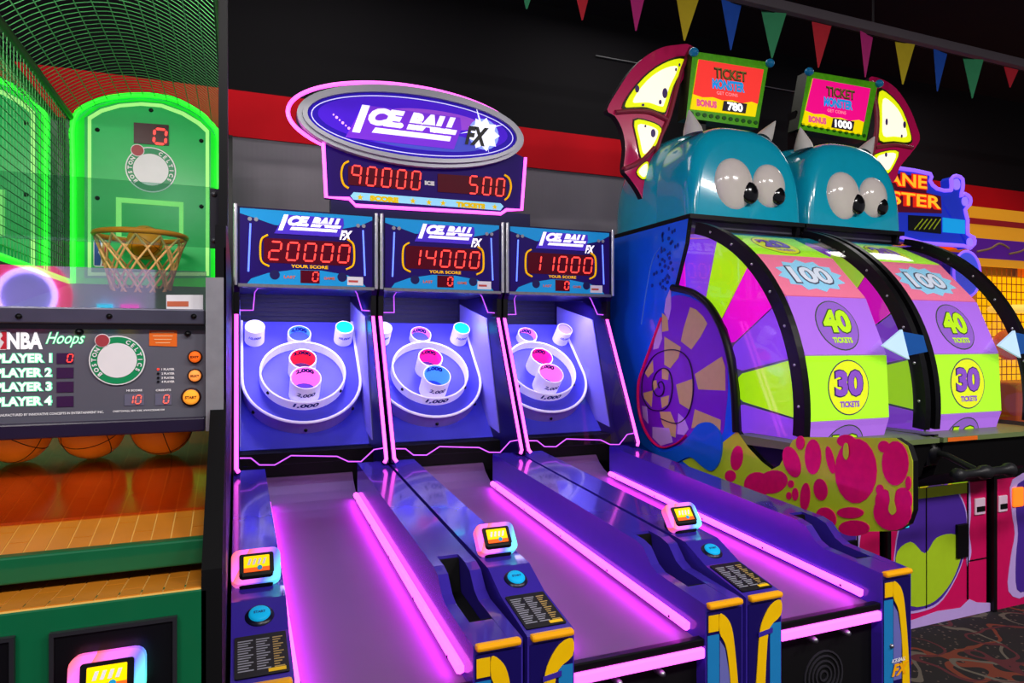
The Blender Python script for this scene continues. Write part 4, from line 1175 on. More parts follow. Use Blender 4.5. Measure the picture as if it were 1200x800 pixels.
# third cabinet at the edge of the frame
X3 = WH + 2 * PITCH
T = thing('ticket_cabinet', (X3 + 0.3, 2.75, 0), 'black topped pink ticket cabinet with white drip at right edge of view', 'arcade cabinet')
MB().box(X3 + 0.004, X3 + 0.7, 2.75, 3.4, 0.0, 1.1, MATTE, 0.01).build('cabinet_body', T)
lf = front(2.75, X3)
dp = MB().slab(lf, [(0.006, 0.0), (0.62, 0.0), (0.62, 0.80), (0.006, 0.80)], 0.0, 0.01, M('front_pink', '#d81060', 0.35)).build('door', T)
MB().slab(lf, smooth([(0.13, 0.10), (0.30, 0.05), (0.5, 0.3), (0.5, 0.79), (0.17, 0.79), (0.16, 0.6), (0.19, 0.45), (0.15, 0.3)], 3), 0.01, 0.012, PALEL).build('white_drip', dp)
MB().slab(lf, smooth([(0.21, 0.10), (0.34, 0.1), (0.5, 0.3), (0.5, 0.76), (0.22, 0.76), (0.2, 0.6), (0.22, 0.45), (0.2, 0.3)], 3), 0.012, 0.014, M('mouth_violet', '#4c2a9c', 0.35)).build('mouth_print', dp)
s_ = MB().box(X3 + 0.03, X3 + 0.11, 2.73, 2.742, 0.60, 0.70, M('slot_print', '#f0d0e8', 0.4), 0.004).build('ticket_slot', dp)
MB().box(X3 + 0.04, X3 + 0.10, 2.725, 2.731, 0.62, 0.65, MATTE).build('slot_mouth', s_)
MB().box(X3 + 0.16, X3 + 0.26, 2.725, 2.738, 0.62, 0.74, lit('coin_light_orange', '#ff7a20', 0.9), 0.01).build('coin_light', T, 'glowing orange coin light')

# ------------------------------------------------------------------ basketball games
HX0, HX1 = -0.93, -0.085                               # inner width
GBOARD = M('backboard_green', '#0aa850', 0.3, emit='#08a048', es=0.25)
GLED = M('green_led', '#40ff40', 0.3, emit='#1cff20', es=2.2)
GPAINT = M('green_panel', '#06603a', 0.3, coat=0.4)
PALEG = lit('backboard_line', '#a8f088', 0.5)
RIMO = M('rim_orange', '#ff8a18', 0.35)
BALLO = M('basketball_orange', '#ff9418', 0.45, bump=0.12, scale=160)
NETG = M('net_cord_green', '#4a9a58', 0.6)
HPANEL = M('score_panel_grey', '#5f5f6a', 0.25, coat=0.5, var=0.1, scale=4)
WOODT = M('tile_wood_orange', '#c87a20', 0.28, var=0.2, scale=9)
GROUT = M('tile_grout', '#eabb60', 0.5)
CREEN = M('ring_green', '#12945a', 0.35)

def hoops(dx, label, full):
    T = thing('basketball_game', ((HX0 + HX1) / 2 + dx, 1.42, 0), label, 'arcade machine', 'basketball games side by side')
    BF0 = front(4.80)
    BF = Fr((dx, 4.80, 0))
    # backboard
    op = BF0.pxs(smooth([(82, 140), (90, 129), (105, 119), (130, 111), (165, 108), (200, 112), (230, 126), (248, 142), (260, 158)], 4, False))
    bb = MB().slab(BF, op + BF0.pxs([(260, 345), (82, 345)]), -0.03, 0.0, GBOARD).build('backboard', T, 'green arched backboard')
    ob = [(a, b) for a, b in BF0.pxs(smooth([(86, 340), (86, 200), (86, 142), (105, 123), (130, 115), (165, 112), (200, 116), (230, 130), (246, 144), (256, 160), (256, 200), (256, 340)], 3, False))]
    MB().tube([BF.p(a, b, 0.012) for a, b in ob], 0.015, GLED, 8).build('led_border', bb, 'glowing green light border')
    band = BF0.pxs([(88, 338), (88, 145), (107, 127), (132, 119), (165, 116), (199, 120), (227, 133), (243, 147), (254, 162), (254, 338)])
    band2 = BF0.pxs([(99, 326), (99, 138), (116, 126), (138, 120.5), (165, 118.5), (192, 121), (218, 131), (237, 144), (247, 154), (247, 326)])
    MB().ring(BF, band, band2, 0.001, 0.003, lit('edge_lit_green', '#0cc024', 0.6)).build('edge_lit_band', bb, 'bright edge-lit green band')
    il = BF0.pxs([(103, 323), (103, 137), (118, 128), (140, 122), (165, 120), (190, 122), (215, 131), (235, 143), (245, 153), (245, 323)])
    il2 = BF0.pxs([(107, 319), (107, 140), (120, 132), (141, 126), (165, 124), (189, 126), (213, 135), (231, 146), (241, 155), (241, 319)])
    MB().ring(BF, il, il2, 0.001, 0.004, PALEG).build('border_line', bb)
    sq = BF0.pxs([(136, 231), (215, 237), (215, 287), (136, 283)])
    sq2 = BF0.pxs([(142.5, 237.5), (210, 242.5), (210, 281), (142.5, 277)])
    MB().ring(BF, sq, sq2, 0.001, 0.004, PALEG).build('target_square', bb)
    sw = MB().slab(BF, BF0.pxs([(157, 144), (198, 147), (198, 171), (157, 168)]), 0.001, 0.012, M('score_window_dark', '#3c0806', 0.25)).build('score_window', bb)
    a, b = BF0.px(180.5, 168.5)
    digits('0', BF, a, b, 0.065, 0.092, 0.08, sw, REDSEG, 0.014, 0.06, thick=0.2)
    # club emblem: ring with lettering and ball, mascot left out
    a, b = BF0.px(177, 199)
    emblem(BF, a, b, 0.142, bb)
    if full:
        nl = MB()
        na, nb = BF0.px(118, 297)
        nba(nl, BF, na, nb, 0.075, 0.165)
        nl.build('league_logo', bb, 'blue and red league logo with white player figure')
    for u, v in ((177, 129), (114, 152), (236, 165), (114, 232), (236, 242)):
        a, b = BF0.px(u, v)
        MB().lathe(BF, [(0.0, 0.008), (0.012, 0.006), (0.014, 0.0)], BLACK, ca=a, cb=b, n=10).build('bolt', bb)
    L = area('cage_fill_light', (-0.5 + dx, 2.55, 2.97), (R(62), 0, 0), 0.5, 0.06, 16.0, (1.0, 0.95, 0.88))  # unseen light added inside the cage to brighten rim and backboard
    L.parent = T
    L.location = L.location - ORG[T.name]
    MB().box(-0.76 + dx, -0.24 + dx, 2.48, 2.53, 2.965, 3.01, BLACK, 0.004).build('fill_light_housing', T)  # housing made up for the added cage light
    # rim and net
    rc = Vector((-0.515 + dx, 4.46, 2.262))
    RR = 0.235
    MB().tube([rc + Vector((RR * math.cos(2 * math.pi * k / 40), RR * math.sin(2 * math.pi * k / 40), 0)) for k in range(40)], 0.016, RIMO, 8, True).build('rim', T, 'orange basketball rim')
    MB().slab(BF, [(-0.60, 2.16), (-0.44, 2.16), (-0.44, 2.30), (-0.60, 2.30)], 0.0, 0.10, RIMO).build('rim_bracket', T, 'orange rim bracket')
    net = MB()
    N = 12
    rows = 5
    def npt(row, k):
        t = row / rows
        r_ = RR * (1.0 - 0.42 * t ** 0.8)
        an = 2 * math.pi * (k + 0.5 * (row % 2)) / N
        return rc + Vector((r_ * math.cos(an), r_ * math.sin(an), -0.02 - 0.36 * t))
    for row in range(rows):
        for k in range(N):
            net.tube([npt(row, k), npt(row + 1, k)], 0.007, M('net_cord_cream', '#e8b070', 0.7), 5)
            net.tube([npt(row, k), npt(row + 1, k - 1 if row % 2 == 0 else k + 1)], 0.007, M('net_cord_cream', '#e8b070', 0.7), 5)
    o = net.build('hoop_net', T, 'knotted cord hoop net')
    o['kind'] = 'stuff'
    # cage of netting
    zt, zs = 3.0, 2.0
    vault = MB()
    def vp(x, y):
        s = (x - HX0) / (HX1 - HX0)
        return (x + dx, y, 3.0 + 0.185 * (1 - (2 * s - 1) ** 2) - 0.0)
    ys = [2.45 + k * 0.045 for k in range(53)]
    xs = [HX0 + (HX1 - HX0) * k / 13 for k in range(14)]
    for y in ys:
        vault.tube([vp(HX0 + (HX1 - HX0) * k / 16, y) for k in range(17)], 0.0022, NETG, 3)
    for x in xs:
        vault.tube([vp(x, 2.45), vp(x, 3.6), vp(x, 4.79)], 0.003, NETG, 3)
    o = vault.build('roof_net', T, 'green roof netting')
    o['kind'] = 'stuff'
    sn = MB()
    for k in range(24):
        z = 2.02 + k * 0.042
        sn.tube([(HX0 + dx, 2.45, z), (HX0 + dx, 4.79, z)], 0.0022, NETG, 3)
    for k in range(47):
        y = 2.47 + k * 0.05
        sn.tube([(HX0 + dx, y, 2.0), (HX0 + dx, y, 3.0)], 0.0022, NETG, 3)
    o = sn.build('side_net', T, 'green side netting')
    o['kind'] = 'stuff'
    MB().tube([(HX0 + dx, 2.4, 3.0), (HX0 + dx, 4.8, 3.0)], 0.022, BLACK, 8).build('top_rail', T)
    MB().tube([(HX1 + dx + 0.02, 2.4, 2.99), (HX1 + dx + 0.02, 4.8, 2.99)], 0.016, BLACK, 8).build('top_rail', T)
    MB().tube([(HX0 + dx, 2.4, 2.01), (HX0 + dx, 4.75, 2.01)], 0.016, GLED, 8).build('led_rail', T, 'glowing green light rail')
    MB().box(HX0 + dx - 0.03, HX0 + dx + 0.01, 1.9, 4.8, 0.0, 1.99, BLACK, 0.004).build('side_wall', T)
    yz = lambda pts: [(-y, z) for y, z in pts]
    SR = Fr((-0.026 + dx, 0, 0), (0, -1, 0), (0, 0, 1))
    MB().slab(SR, yz([(1.90, 0.0), (1.90, 1.95), (2.25, 2.0), (2.25, 3.4), (2.36, 3.4), (2.36, 2.0), (4.86, 2.0), (4.86, 0.0)]), 0.0, 0.026, BLACK).build('side_wall', T)
    MB().slab(SR, yz([(4.80, 2.0), (4.80, 3.0), (4.86, 3.0), (4.86, 2.0)]), 0.0, 0.026, BLACK).build('rear_post', T)
    MB().slab(BF, [(HX0, 0.0), (HX1, 0.0), (HX1, 2.03), (HX0, 2.03)], -0.06, -0.03, M('rear_panel_dark', '#10281c', 0.6)).build('rear_panel', T)
    if not full:
        return T
    # sloping catch floor behind the shields
    MB().slab(SR, yz([(2.4, 1.62), (4.78, 2.0), (4.78, 1.94), (2.4, 1.56)]), 0.05, 0.90, M('catch_net_dark', '#0c4a24', 0.6)).build('catch_floor', T)
    # shields
    P2 = front(2.30)
    q = P2.pxs([(250, 219.5), (246, 290)])
    MB().slab(P2, [(-0.92, q[1][1]), (-0.066, q[1][1]), (-0.066, q[0][1]), (-0.92, q[0][1])], -0.004, 0.0, clear('shield_tinted', '#d4ece4')).build('upper_shield', T, 'clear upper ball shield')
    bk = MB().slab(P2, P2.pxs([(246, 221), (266, 222), (266, 291), (246, 290)]), -0.02, 0.006, M('bracket_charcoal', '#2c2a34', 0.35)).build('shield_bracket', T)
    for v in (228, 282):
        a, b = P2.px(251, v)
        MB().lathe(P2, [(0.0, 0.014), (0.007, 0.012), (0.009, 0.006)], STEEL, ca=a, cb=b, n=10).build('bolt', bk)
    P1 = front(1.90)
    q = P1.pxs([(240, 318), (240, 365)])
    sh = MB().slab(P1, [(-0.92, q[1][1]), (-0.072, q[1][1]), (-0.072, q[0][1]), (-0.92, q[0][1])], -0.004, 0.0, clear('shield_clear', '#e4e0ee', 8.0)).build('lower_shield', T, 'clear lower ball shield')
    s1 = MB().slab(P1, P1.pxs([(195, 345.5), (238, 345.5), (238, 364), (195, 363)]), 0.001, 0.003, WHITE)
    s1.slab(P1, P1.pxs([(196, 353), (221, 353), (221, 359), (196, 359)]), 0.003, 0.004, M('sticker_brick', '#d06a48', 0.5))
    s1.build('sticker', sh, 'white sticker with red bar')
    # beam over the score panel
    q = P1.pxs([(240, 363), (240, 381), (240, 487), (240, 503)])
    BEAM = M('beam_gunmetal', '#5a5a68', 0.35, 0.7, var=0.2, scale=12)
    bm_ = MB().box(-0.93, -0.074, 1.87, 1.93, q[1][1], q[0][1], BEAM, 0.004).build('front_beam', T)
    for u in (22, 128, 227):
        a, b = P1.px(u, 371)
        MB().lathe(front(1.87), [(0.0, 0.008), (0.006, 0.006), (0.007, 0.0)], BLACK, ca=a * 1.87 / 1.9, cb=b, n=10).build('bolt', bm_)
    MB().box(-0.93, -0.074, 1.86, 1.93, q[3][1], q[2][1], M('beam_violet_black', '#221a34', 0.3), 0.004).build('lower_beam', T)
    MB().box(-0.93, -0.074, 1.875, 1.89, q[1][1] - 0.012, q[1][1], BLACK).build('panel_gasket', T)
    SPY = 1.888
    PF = front(SPY)
    sp = MB().slab(PF, [(-0.93, q[2][1]), (-0.074, q[2][1]), (-0.074, q[1][1] - 0.008), (-0.93, q[1][1] - 0.008)], -0.03, 0.0, HPANEL).build('score_panel', T, 'grey player score panel')
    scoreboard(PF, sp)
    MB().slab(front(1.86), front(1.86).pxs([(241, 325), (262, 325), (262, 505), (241, 505)]), -0.05, 0.0, M('post_silver', '#9a9aa0', 0.4, 0.4, var=0.2, scale=25)).build('front_post', T, 'silver front post')
    MB().slab(front(1.9), front(1.9).pxs([(262.5, 290), (265, 290), (265, 500), (262.5, 500)]), -0.05, 0.0, BLACK).build('inner_post', T)
    L = area('tray_fill_light', (-0.5, 1.905, 1.435), (R(30), 0, 0), 0.8, 0.03, 10.0, (1.0, 0.72, 0.40))  # warm light added under the lower beam to brighten the balls
    L.parent = T
    L.location = L.location - ORG[T.name]
    # ball tray: tiled ramp, lips, lower step
    MB().box(-0.93, -0.06, 2.40, 2.44, 1.2, 1.62, M('tray_back_green', '#0c8026', 0.4)).build('tray_back', T)
    y0, z0, y1, z1 = 1.56, 1.240, 2.40, 1.40
    rd = Vector((0, y1 - y0, z1 - z0)).normalized()
    rf = Fr((-0.93, y0, z0), (1, 0, 0), rd)
    L_ = math.hypot(y1 - y0, z1 - z0)
    ramp = MB().slab(rf, [(0, 0), (0.876, 0), (0.876, L_), (0, L_)], -0.02, 0.0, GROUT).build('ball_ramp', T, 'tiled wood-look ball ramp')
    step_f = Fr((-0.93, 1.402, 1.187), (1, 0, 0), (0, 0.34, -0.03))
    step = MB().slab(step_f, [(0, 0), (0.876, 0), (0.876, 0.33), (0, 0.33)], -0.02, 0.0, GROUT).build('lower_step', T, 'tiled lower ledge')
    def tiles(fr, par, length, tw, tl):
        cols = int(0.876 / tw)
        for c in range(cols):
            b0 = -(c % 3) * tl / 3
            while b0 < length:
                lo, hi = max(b0, 0.0), min(b0 + tl, length)
                if hi - lo > 0.012:
                    g = 0.0014
                    MB().slab(fr, [(c * tw + g, lo + g), ((c + 1) * tw - g, lo + g), ((c + 1) * tw - g, hi - g), (c * tw + g, hi - g)], 0.0, 0.002, WOODT).build('tile', par)
                b0 += tl
    tiles(rf, ramp, L_, 0.0365, 0.155)
    tiles(step_f, step, 0.33, 0.0365, 0.155)
    MB().slab(rf, [(0.0, 0.135), (0.872, 0.135), (0.872, L_ - 0.02), (0.0, L_ - 0.02)], 0.004, 0.010, clear('ramp_acrylic', '#ffd8a0', 2.4, 0.16)).build('ramp_cover', T, 'glossy amber clear sheet over the ramp')
    q = front(1.545).pxs([(242, 628), (242, 657)])
    MB().box(-0.93, -0.053, 1.53, 1.56, q[1][1], q[0][1], GPAINT, 0.004).build('tray_lip', T, 'dark green tray lip')
    FF = front(1.40)
    q = FF.pxs([(242, 689)])
    lowp = MB().box(-0.93, -0.05, 1.40, 1.44, 0.0, q[0][1], GPAINT, 0.004).build('lower_front', T, 'dark green lower front')
    FF = front(1.398)
    for u0, u1, v0, v1 in ((62, 205, 743, 723), (-90, 15, 764, 747)):
        a0, b0 = FF.px(u0, v0)
        a1, b1 = FF.px(u1, v1)
        cd = MB().slab(FF, [(a0, 0.62), (a1, 0.62), (a1, b1), (a0, b1)], 0.0, 0.006, BLACK).build('coin_door', T, 'black coin door')
        MB().ring(FF, [(a0 - 0.004, 0.616), (a1 + 0.004, 0.616), (a1 + 0.004, b1 + 0.004), (a0 - 0.004, b1 + 0.004)], [(a0 + 0.003, 0.623), (a1 - 0.003, 0.623), (a1 - 0.003, b1 - 0.003), (a0 + 0.003, b1 - 0.003)], 0.0, 0.010, M('door_trim_grey', '#3a3a40', 0.3, 0.6)).build('door_trim', cd)
    a, b = FF.px(129, 785)
    card_reader(Fr((a, 1.375, b), (1, 0, 0), (0, 0.2, 0.98)), 0.118, 0.085, T)
    SL = Fr((-0.026, 0, 0), (0, -1, 0), (0, 0, 1))
    MB().slab(SL, yz([(1.40, 0.0), (1.40, 1.22), (1.53, 1.30), (1.90, 1.50), (1.90, 0.0)]), 0.0, 0.036, MATTE).build('side_wall', T)
    return T

def nba(mb, fr, a, b, wdt, hgt, d=0.004):
    w2, h2 = wdt / 2, hgt / 2
    mb.slab(fr, [(a + x, b + y) for x, y in rrect(-w2, -h2, w2, h2, wdt * 0.18)], d, d + 0.001, WHITE)
    mb.slab(fr, [(a + x, b + y) for x, y in ((-w2 * .88, -h2 * .9), (-w2 * .05, -h2 * .9), (w2 * .1, -h2 * .3), (-w2 * .35, h2 * .1), (w2 * .05, h2 * .5), (0, h2 * .9), (-w2 * .88, h2 * .9))], d + 0.001, d + 0.002, M('logo_blue', '#1a4ea8', 0.4))
    mb.slab(fr, [(a + x, b + y) for x, y in ((w2 * .15, -h2 * .9), (w2 * .88, -h2 * .9), (w2 * .88, h2 * .9), (w2 * .25, h2 * .9), (w2 * .45, h2 * .45), (w2 * .2, h2 * .15), (w2 * .6, -h2 * .2))], d + 0.001, d + 0.002, M('logo_red', '#d02838', 0.4))

def emblem(fr, a, b, r, parent):
    m = MB()
    m.slab(fr, ell(a, b, r, n=40), 0.004, 0.005, WHITE)
    m.slab(fr, ell(a, b, r * 0.95, n=40), 0.005, 0.006, CREEN)
    m.slab(fr, ell(a, b, r * 0.70, n=36), 0.006, 0.007, WHITE)
    e = m.build('club_emblem', parent, 'round green and white club emblem')
    for word, a0, sg in (('BOSTON', 205, -1), ('CELTICS', 62, -1)):
        t = MB()
        for k, ch in enumerate(word):
            an = a0 - k * 15.0 if word == 'CELTICS' else 222 - k * 14.5
            p = (a + r * 0.82 * math.cos(R(an)), b + r * 0.82 * math.sin(R(an)))
            t.text(fr, ch, p[0], p[1], r * 0.17, WHITE, 0.0085, bold=0.04, rot=an - 90)
        t.build('emblem_lettering', e)
    k = MB()
    k.slab(fr, ell(a - r * 0.52, b + r * 0.80, r * 0.27, n=20), 0.006, 0.008, WHITE)
    k.slab(fr, ell(a - r * 0.52, b + r * 0.80, r * 0.24, n=20), 0.008, 0.0095, M('emblem_ball_red', '#b04048', 0.4))
    k.build('emblem_ball', e)

def scoreboard(PF, sp):
    nl = MB()
    a, b = PF.px(-1, 398.5)
    nba(nl, PF, a, b, 0.034, 0.045, 0.001)
    nl.build('league_logo', sp, 'blue and red league logo with white player figure')
    a, b = PF.px(29.5, 399)
    MB().text(PF, 'NBA', a, b, 0.040, lit('letter_white', '#f4f4f8', 0.35), 0.002, wid=0.070, bold=0.05).build('panel_lettering', sp)
    a, b = PF.px(77, 398)
    t = MB()
    t.text(PF, 'Hoops', a, b, 0.038, lit('letter_mint', '#58e0a0', 0.45), 0.002, wid=0.081, shear=0.45, bold=0.03)
    t.text(PF, 'Hoops', a, b, 0.036, lit('letter_pale_mint', '#e0fff0', 0.4), 0.003, wid=0.078, shear=0.45, bold=-0.005)
    t.build('script_lettering', sp)
    for k, v in enumerate((419.5, 436.5, 453, 470)):
        a, b = PF.px(28, v)
        t = MB()
        t.text(PF, 'PLAYER %d' % (k + 1), a, b, 0.0235, lit('letter_mint_glow', '#70e8b8', 0.35), 0.002, wid=0.114, bold=0.085)
        t.text(PF, 'PLAYER %d' % (k + 1), a, b, 0.021, lit('letter_white', '#f4f4f8', 0.35), 0.003, wid=0.110, bold=0.04)
        t.build('player_lettering', sp)
        a, b = PF.px(76.5, v)
        wn = MB().slab(PF, [(a - 0.017, b - 0.013), (a + 0.017, b - 0.013), (a + 0.017, b + 0.012), (a - 0.017, b + 0.012)], 0.001, 0.002, M('panel_window_plum', '#3c1c48', 0.3)).build('display_window', sp)
        if k == 0:
            digits('0', PF, a + 0.004, b - 0.009, 0.010, 0.018, 0.02, wn, REDSEG, 0.003, 0.15, thick=0.2)
    a, b = PF.px(138, 422)
    emblem(PF, a, b, 0.060, sp)
    st = MB().slab(PF, PF.pxs([(175, 387), (207.5, 387), (207.5, 406), (175, 405)]), 0.001, 0.002, ORANGEP)
    for k in range(4):
        a, b = PF.px(191, 389.5 + k * 4)
        st.poly(PF, [(a - 0.025 + 0.003 * k, b - 0.001), (a + 0.025 - 0.003 * k, b - 0.001), (a + 0.025 - 0.003 * k, b + 0.001), (a - 0.025 + 0.003 * k, b + 0.001)], 0.0028, M('sticker_pale', '#ffc890', 0.5))
    st.build('sticker', sp, 'orange warning sticker')
    for k, v in enumerate((432.5, 437.5, 442.5, 447)):
        a, b = PF.px(197, v)
        t = MB().text(PF, '%d PLAYER' % (k + 1), a, b, 0.0055, WHITE, 0.002, wid=0.029, bold=0.04)
        t.build('small_lettering', sp)
        a, b = PF.px(185.5, v)
        MB().slab(PF, ell(a, b, 0.003, n=10), 0.001, 0.003, lit('indicator_red', '#ff4030', 0.8) if k == 0 else BLACK).build('indicator', sp)
    for u0, u1, v, s in ((146, 169, 468, '10'), (182, 201, 467.5, '0')):
        a0, b0 = PF.px(u0, v)
        a1, b1 = PF.px(u1, v)
        wn = MB().slab(PF, [(a0, b0 - 0.015), (a1, b0 - 0.015), (a1, b0 + 0.013), (a0, b0 + 0.013)], 0.001, 0.002, M('panel_window_grey', '#6a6a80', 0.3)).build('display_window', sp)
        digits(s, PF, a1 - 0.018 * len(s), b0 - 0.0105, 0.011, 0.02, 0.017, wn, lit('segment_coral', '#ff6858', 0.8), 0.003, 0.12, thick=0.2)
        t = MB().text(PF, 'HI SCORE' if s == '10' else 'CREDITS', (a0 + a1) / 2, b0 + 0.022, 0.005, WHITE, 0.002, wid=0.034, bold=0.04)
        t.build('small_lettering', sp)
    for u, v, r_, s, es in ((228.5, 418, 0.0152, 'EXIT', '#e8641c'), (228.5, 440, 0.0155, 'SELECT', '#ff9a48'), (224, 465, 0.0205, 'START', '#ffa030')):
        a, b = PF.px(u, v)
        rim = MB().lathe(PF, [(0.0, 0.006), (r_, 0.006), (r_ * 1.12, 0.003), (r_ * 1.15, 0.0)], M('button_collar', '#3a1c14', 0.3), ca=a, cb=b, n=24).build('button_rim', sp)
        bt = MB().lathe(PF, [(0.0, 0.016), (r_ * 0.6, 0.0155), (r_ * 0.85, 0.013), (r_ * 0.92, 0.006)], lit('button_orange_' + s, es, 0.6), ca=a, cb=b, n=24)
        bt.text(PF, s, a, b, r_ * 0.35, M('button_letter', '#5a1408', 0.4), 0.0168, wid=r_ * 1.3, bold=0.04)
        bt.build('button', rim, 'round lit orange button')
    for u, v, r_ in ((93, 389, 0.0085), (220, 391, 0.0075)):
        a, b = PF.px(u, v)
        MB().lathe(PF, [(0.0, 0.012), (r_ * 0.7, 0.011), (r_, 0.004), (r_, 0.0)], BLACK, ca=a, cb=b, n=14).build('bolt', sp)
    t = MB()
    a, b = PF.px(60, 484.5)
    t.text(PF, 'MANUFACTURED BY INNOVATIVE CONCEPTS IN ENTERTAINMENT INC.', a, b, 0.0058, WHITE, 0.002, wid=0.215, bold=0.03)
    t.build('small_lettering', sp)
    t = MB()
    a, b = PF.px(163, 481)
    t.text(PF, 'CHEEKTOWAGA, NEW YORK, WWW.ICEGAME.COM', a, b, 0.0055, WHITE, 0.002, wid=0.112, bold=0.03)
    t.build('small_lettering', sp)

hoops(0.0, 'basketball game with grey player score panel and green backboard, nearest on the left', True)
hoops(-0.945, 'basketball game with glowing green backboard behind the netting at far left', False)

def basketball(c, r, label, rz):
    o = MB().ball((0, 0, 0), r, r, r, BALLO, 32, 20)
    b = o.build('basketball', None)
    b.data.transform(Matrix.Translation((0, 0, -r)))
    b.location = c
    b.rotation_euler = (0.5, 0.3, rz)
    tag(b, label, 'ball', 'small orange basketballs')
    ORG[b.name] = Vector((0, 0, 0))
    for f in (Fr((0, 0, 0)), Fr((0, 0, 0), (0, 1, 0), (0, 0, 1)), Fr((0, 0, 0), (1, 0, 0), (0, 1, 0))):
        MB().tube([f.p(*p) for p in ell(0, 0, r * 1.0, n=40)], r * 0.014, MATTE, 5, True).build('seam', b)
    return b
RZ0 = 1.240 + (1.40 - 1.240) / (2.40 - 1.56) * (2.04 - 1.56)
for u, lab in ((20, 'orange basketball at the left end of the tray, cut by the frame edge'), (108, 'orange basketball in the middle of the three under the score panel'), (190, 'orange basketball at the right end of the tray beside the post')):
    X = ray(u, 400).x / ray(u, 400).y * 2.04
    basketball((X, 2.04, RZ0 + 0.091), 0.076, lab, u * 0.05)
basketball((-0.50, 4.50, 2.235), 0.095, 'orange basketball dropping through the hoop net', 1.2)

# ------------------------------------------------------------------ games at the far right
LF = front(4.30)
T = thing('bowling_game', (5.9, 4.75, 0), 'purple bowling game topped by a neon letter sign, behind the monster heads', 'arcade machine')
MB().box(5.3, 6.42, 4.36, 5.2, 0.0, 2.5, M('bowling_cabinet_purple', '#4a2890', 0.35), 0.02).build('cabinet_body', T)
Zl = lambda pts: LF.pxs(zoomed(pts, 1020, 150, 5.0))
so = Zl(smooth([(60, 220), (160, 235), (345, 268), (345, 310), (385, 355), (470, 365), (470, 300), (500, 280), (535, 300), (535, 360), (525, 400), (550, 385), (580, 410), (578, 450), (550, 480), (565, 540), (565, 620), (600, 640), (605, 680), (570, 705), (545, 690), (60, 610)], 2))
sg = MB().slab(LF, so, -0.10, 0.0, lit('sign_blue', '#2438c8', 0.4)).build('sign_board', T, 'blue sign board with bowling pin outlines')
MB().tube([LF.p(a, b, 0.005) for a, b in so], 0.018, lit('sign_violet_neon', '#8a5cff', 1.2), 6, True).build('neon_outline', sg, 'violet neon outline')
MB().slab(LF, Zl([(60, 255), (330, 290), (325, 380), (410, 400), (415, 500), (60, 490)]), 0.0, 0.006, M('sign_maroon', '#7a0c3c', 0.4)).build('letter_panel', sg)
for s, x, y, wd in (('LANE', 195, 322, 0.70), ('MASTER', 235, 440, 1.20)):
    a, b = Zl([(330 if s == 'LANE' else 412, y)])[0]
    t = MB()
    t.text(LF, s, a, b, 0.135, lit('sign_red', '#e02818', 0.6), 0.008, wid=wd * 0.92, bold=0.09, align='R')
    t.text(LF, s, a - 0.012, b, 0.115, lit('sign_gold', '#ffb828', 0.8), 0.012, wid=wd * 0.88, bold=0.02, align='R')
    t.build('sign_lettering', sg, 'glowing gold letters')
MB().slab(LF, Zl([(220, 510), (410, 520), (410, 620), (220, 600)]), 0.0, 0.008, M('sign_picture_dark', '#10101c', 0.3)).build('sign_picture', sg)
for k in range(5):
    MB().tube([LF.p(*Zl([(250 + k * 28, 595)])[0], 0.012), LF.p(*Zl([(300 + k * 26, 535)])[0], 0.012)], 0.006, LIME, 5).build('streak', sg)
MB().slab(LF, Zl([(422, 525), (550, 540), (550, 620), (422, 610)]), 0.0, 0.008, lit('sign_cyan', '#18a0e8', 0.6)).build('sign_picture', sg)
for c in ((500, 330, 22), (550, 430, 18), (578, 670, 18)):
    a, b = Zl([(c[0], c[1])])[0]
    MB().slab(LF, ell(a, b, c[2] * 0.0022, c[2] * 0.0024, n=20), 0.0, 0.012, lit('pin_lilac', '#9a78ff', 0.8)).build('pin_light', sg)
a, b = LF.px(1122, 322)
MB().slab(LF, ell(a, b, 0.17, 0.20, n=32), 0.05, 0.09, lit('bowl_disc_blue', '#4a58e8', 0.5)).build('ball_emblem', T)
MB().tube([LF.p(*p, 0.09) for p in ell(a, b, 0.18, 0.21, n=40)], 0.012, lit('sign_violet_neon', '#8a5cff', 1.2), 6, True).build('emblem_neon', T)

T = thing('yellow_hoop_game', (7.9, 4.9, 0), 'orange and yellow lit hoop game with wire grid at the right edge', 'arcade machine')
OR_ = M('game_orange', '#f07c18', 0.35, emit='#f07c18', es=0.25)
YB = lit('game_yellow_glow', '#ffc808', 0.8)
x0, x1 = 6.85, 8.9
HF = front(4.60)
zz = [HF.px(1170, v)[1] for v in (270, 281, 287, 297, 312, 318)]
bdy = MB()
bdy.box(x0, x0 + 0.14, 4.62, 5.3, 0.0, 2.95, OR_)
bdy.box(x1 - 0.14, x1, 4.62, 5.3, 0.0, 2.95, OR_)
bdy.box(x0, x1, 4.62, 5.3, 2.6, 2.95, OR_)
bdy.box(x0, x1, 4.62, 5.3, 0.0, 0.9, M('game_base_violet', '#6a2ca8', 0.35))
bdy.build('cabinet_frame', T)
hp = MB().slab(HF, [(x0, 2.42), (x1, 2.42), (x1, 3.02), (x0, 3.02)], -0.02, 0.0, M('game_amber', '#f0a018', 0.35, emit='#f0a018', es=0.35)).build('header', T)
MB().slab(HF, [(x0, 2.84), (x1, 2.84), (x1, 2.90), (x0, 2.90)], 0.0, 0.006, M('game_red', '#c81820', 0.4)).build('red_band', hp)
MB().slab(HF, [(x0, 2.50), (x1, 2.50), (x1, 2.70), (x0, 2.70)], 0.0, 0.006, lit('game_violet_band', '#5a1c90', 0.3)).build('violet_band', hp)
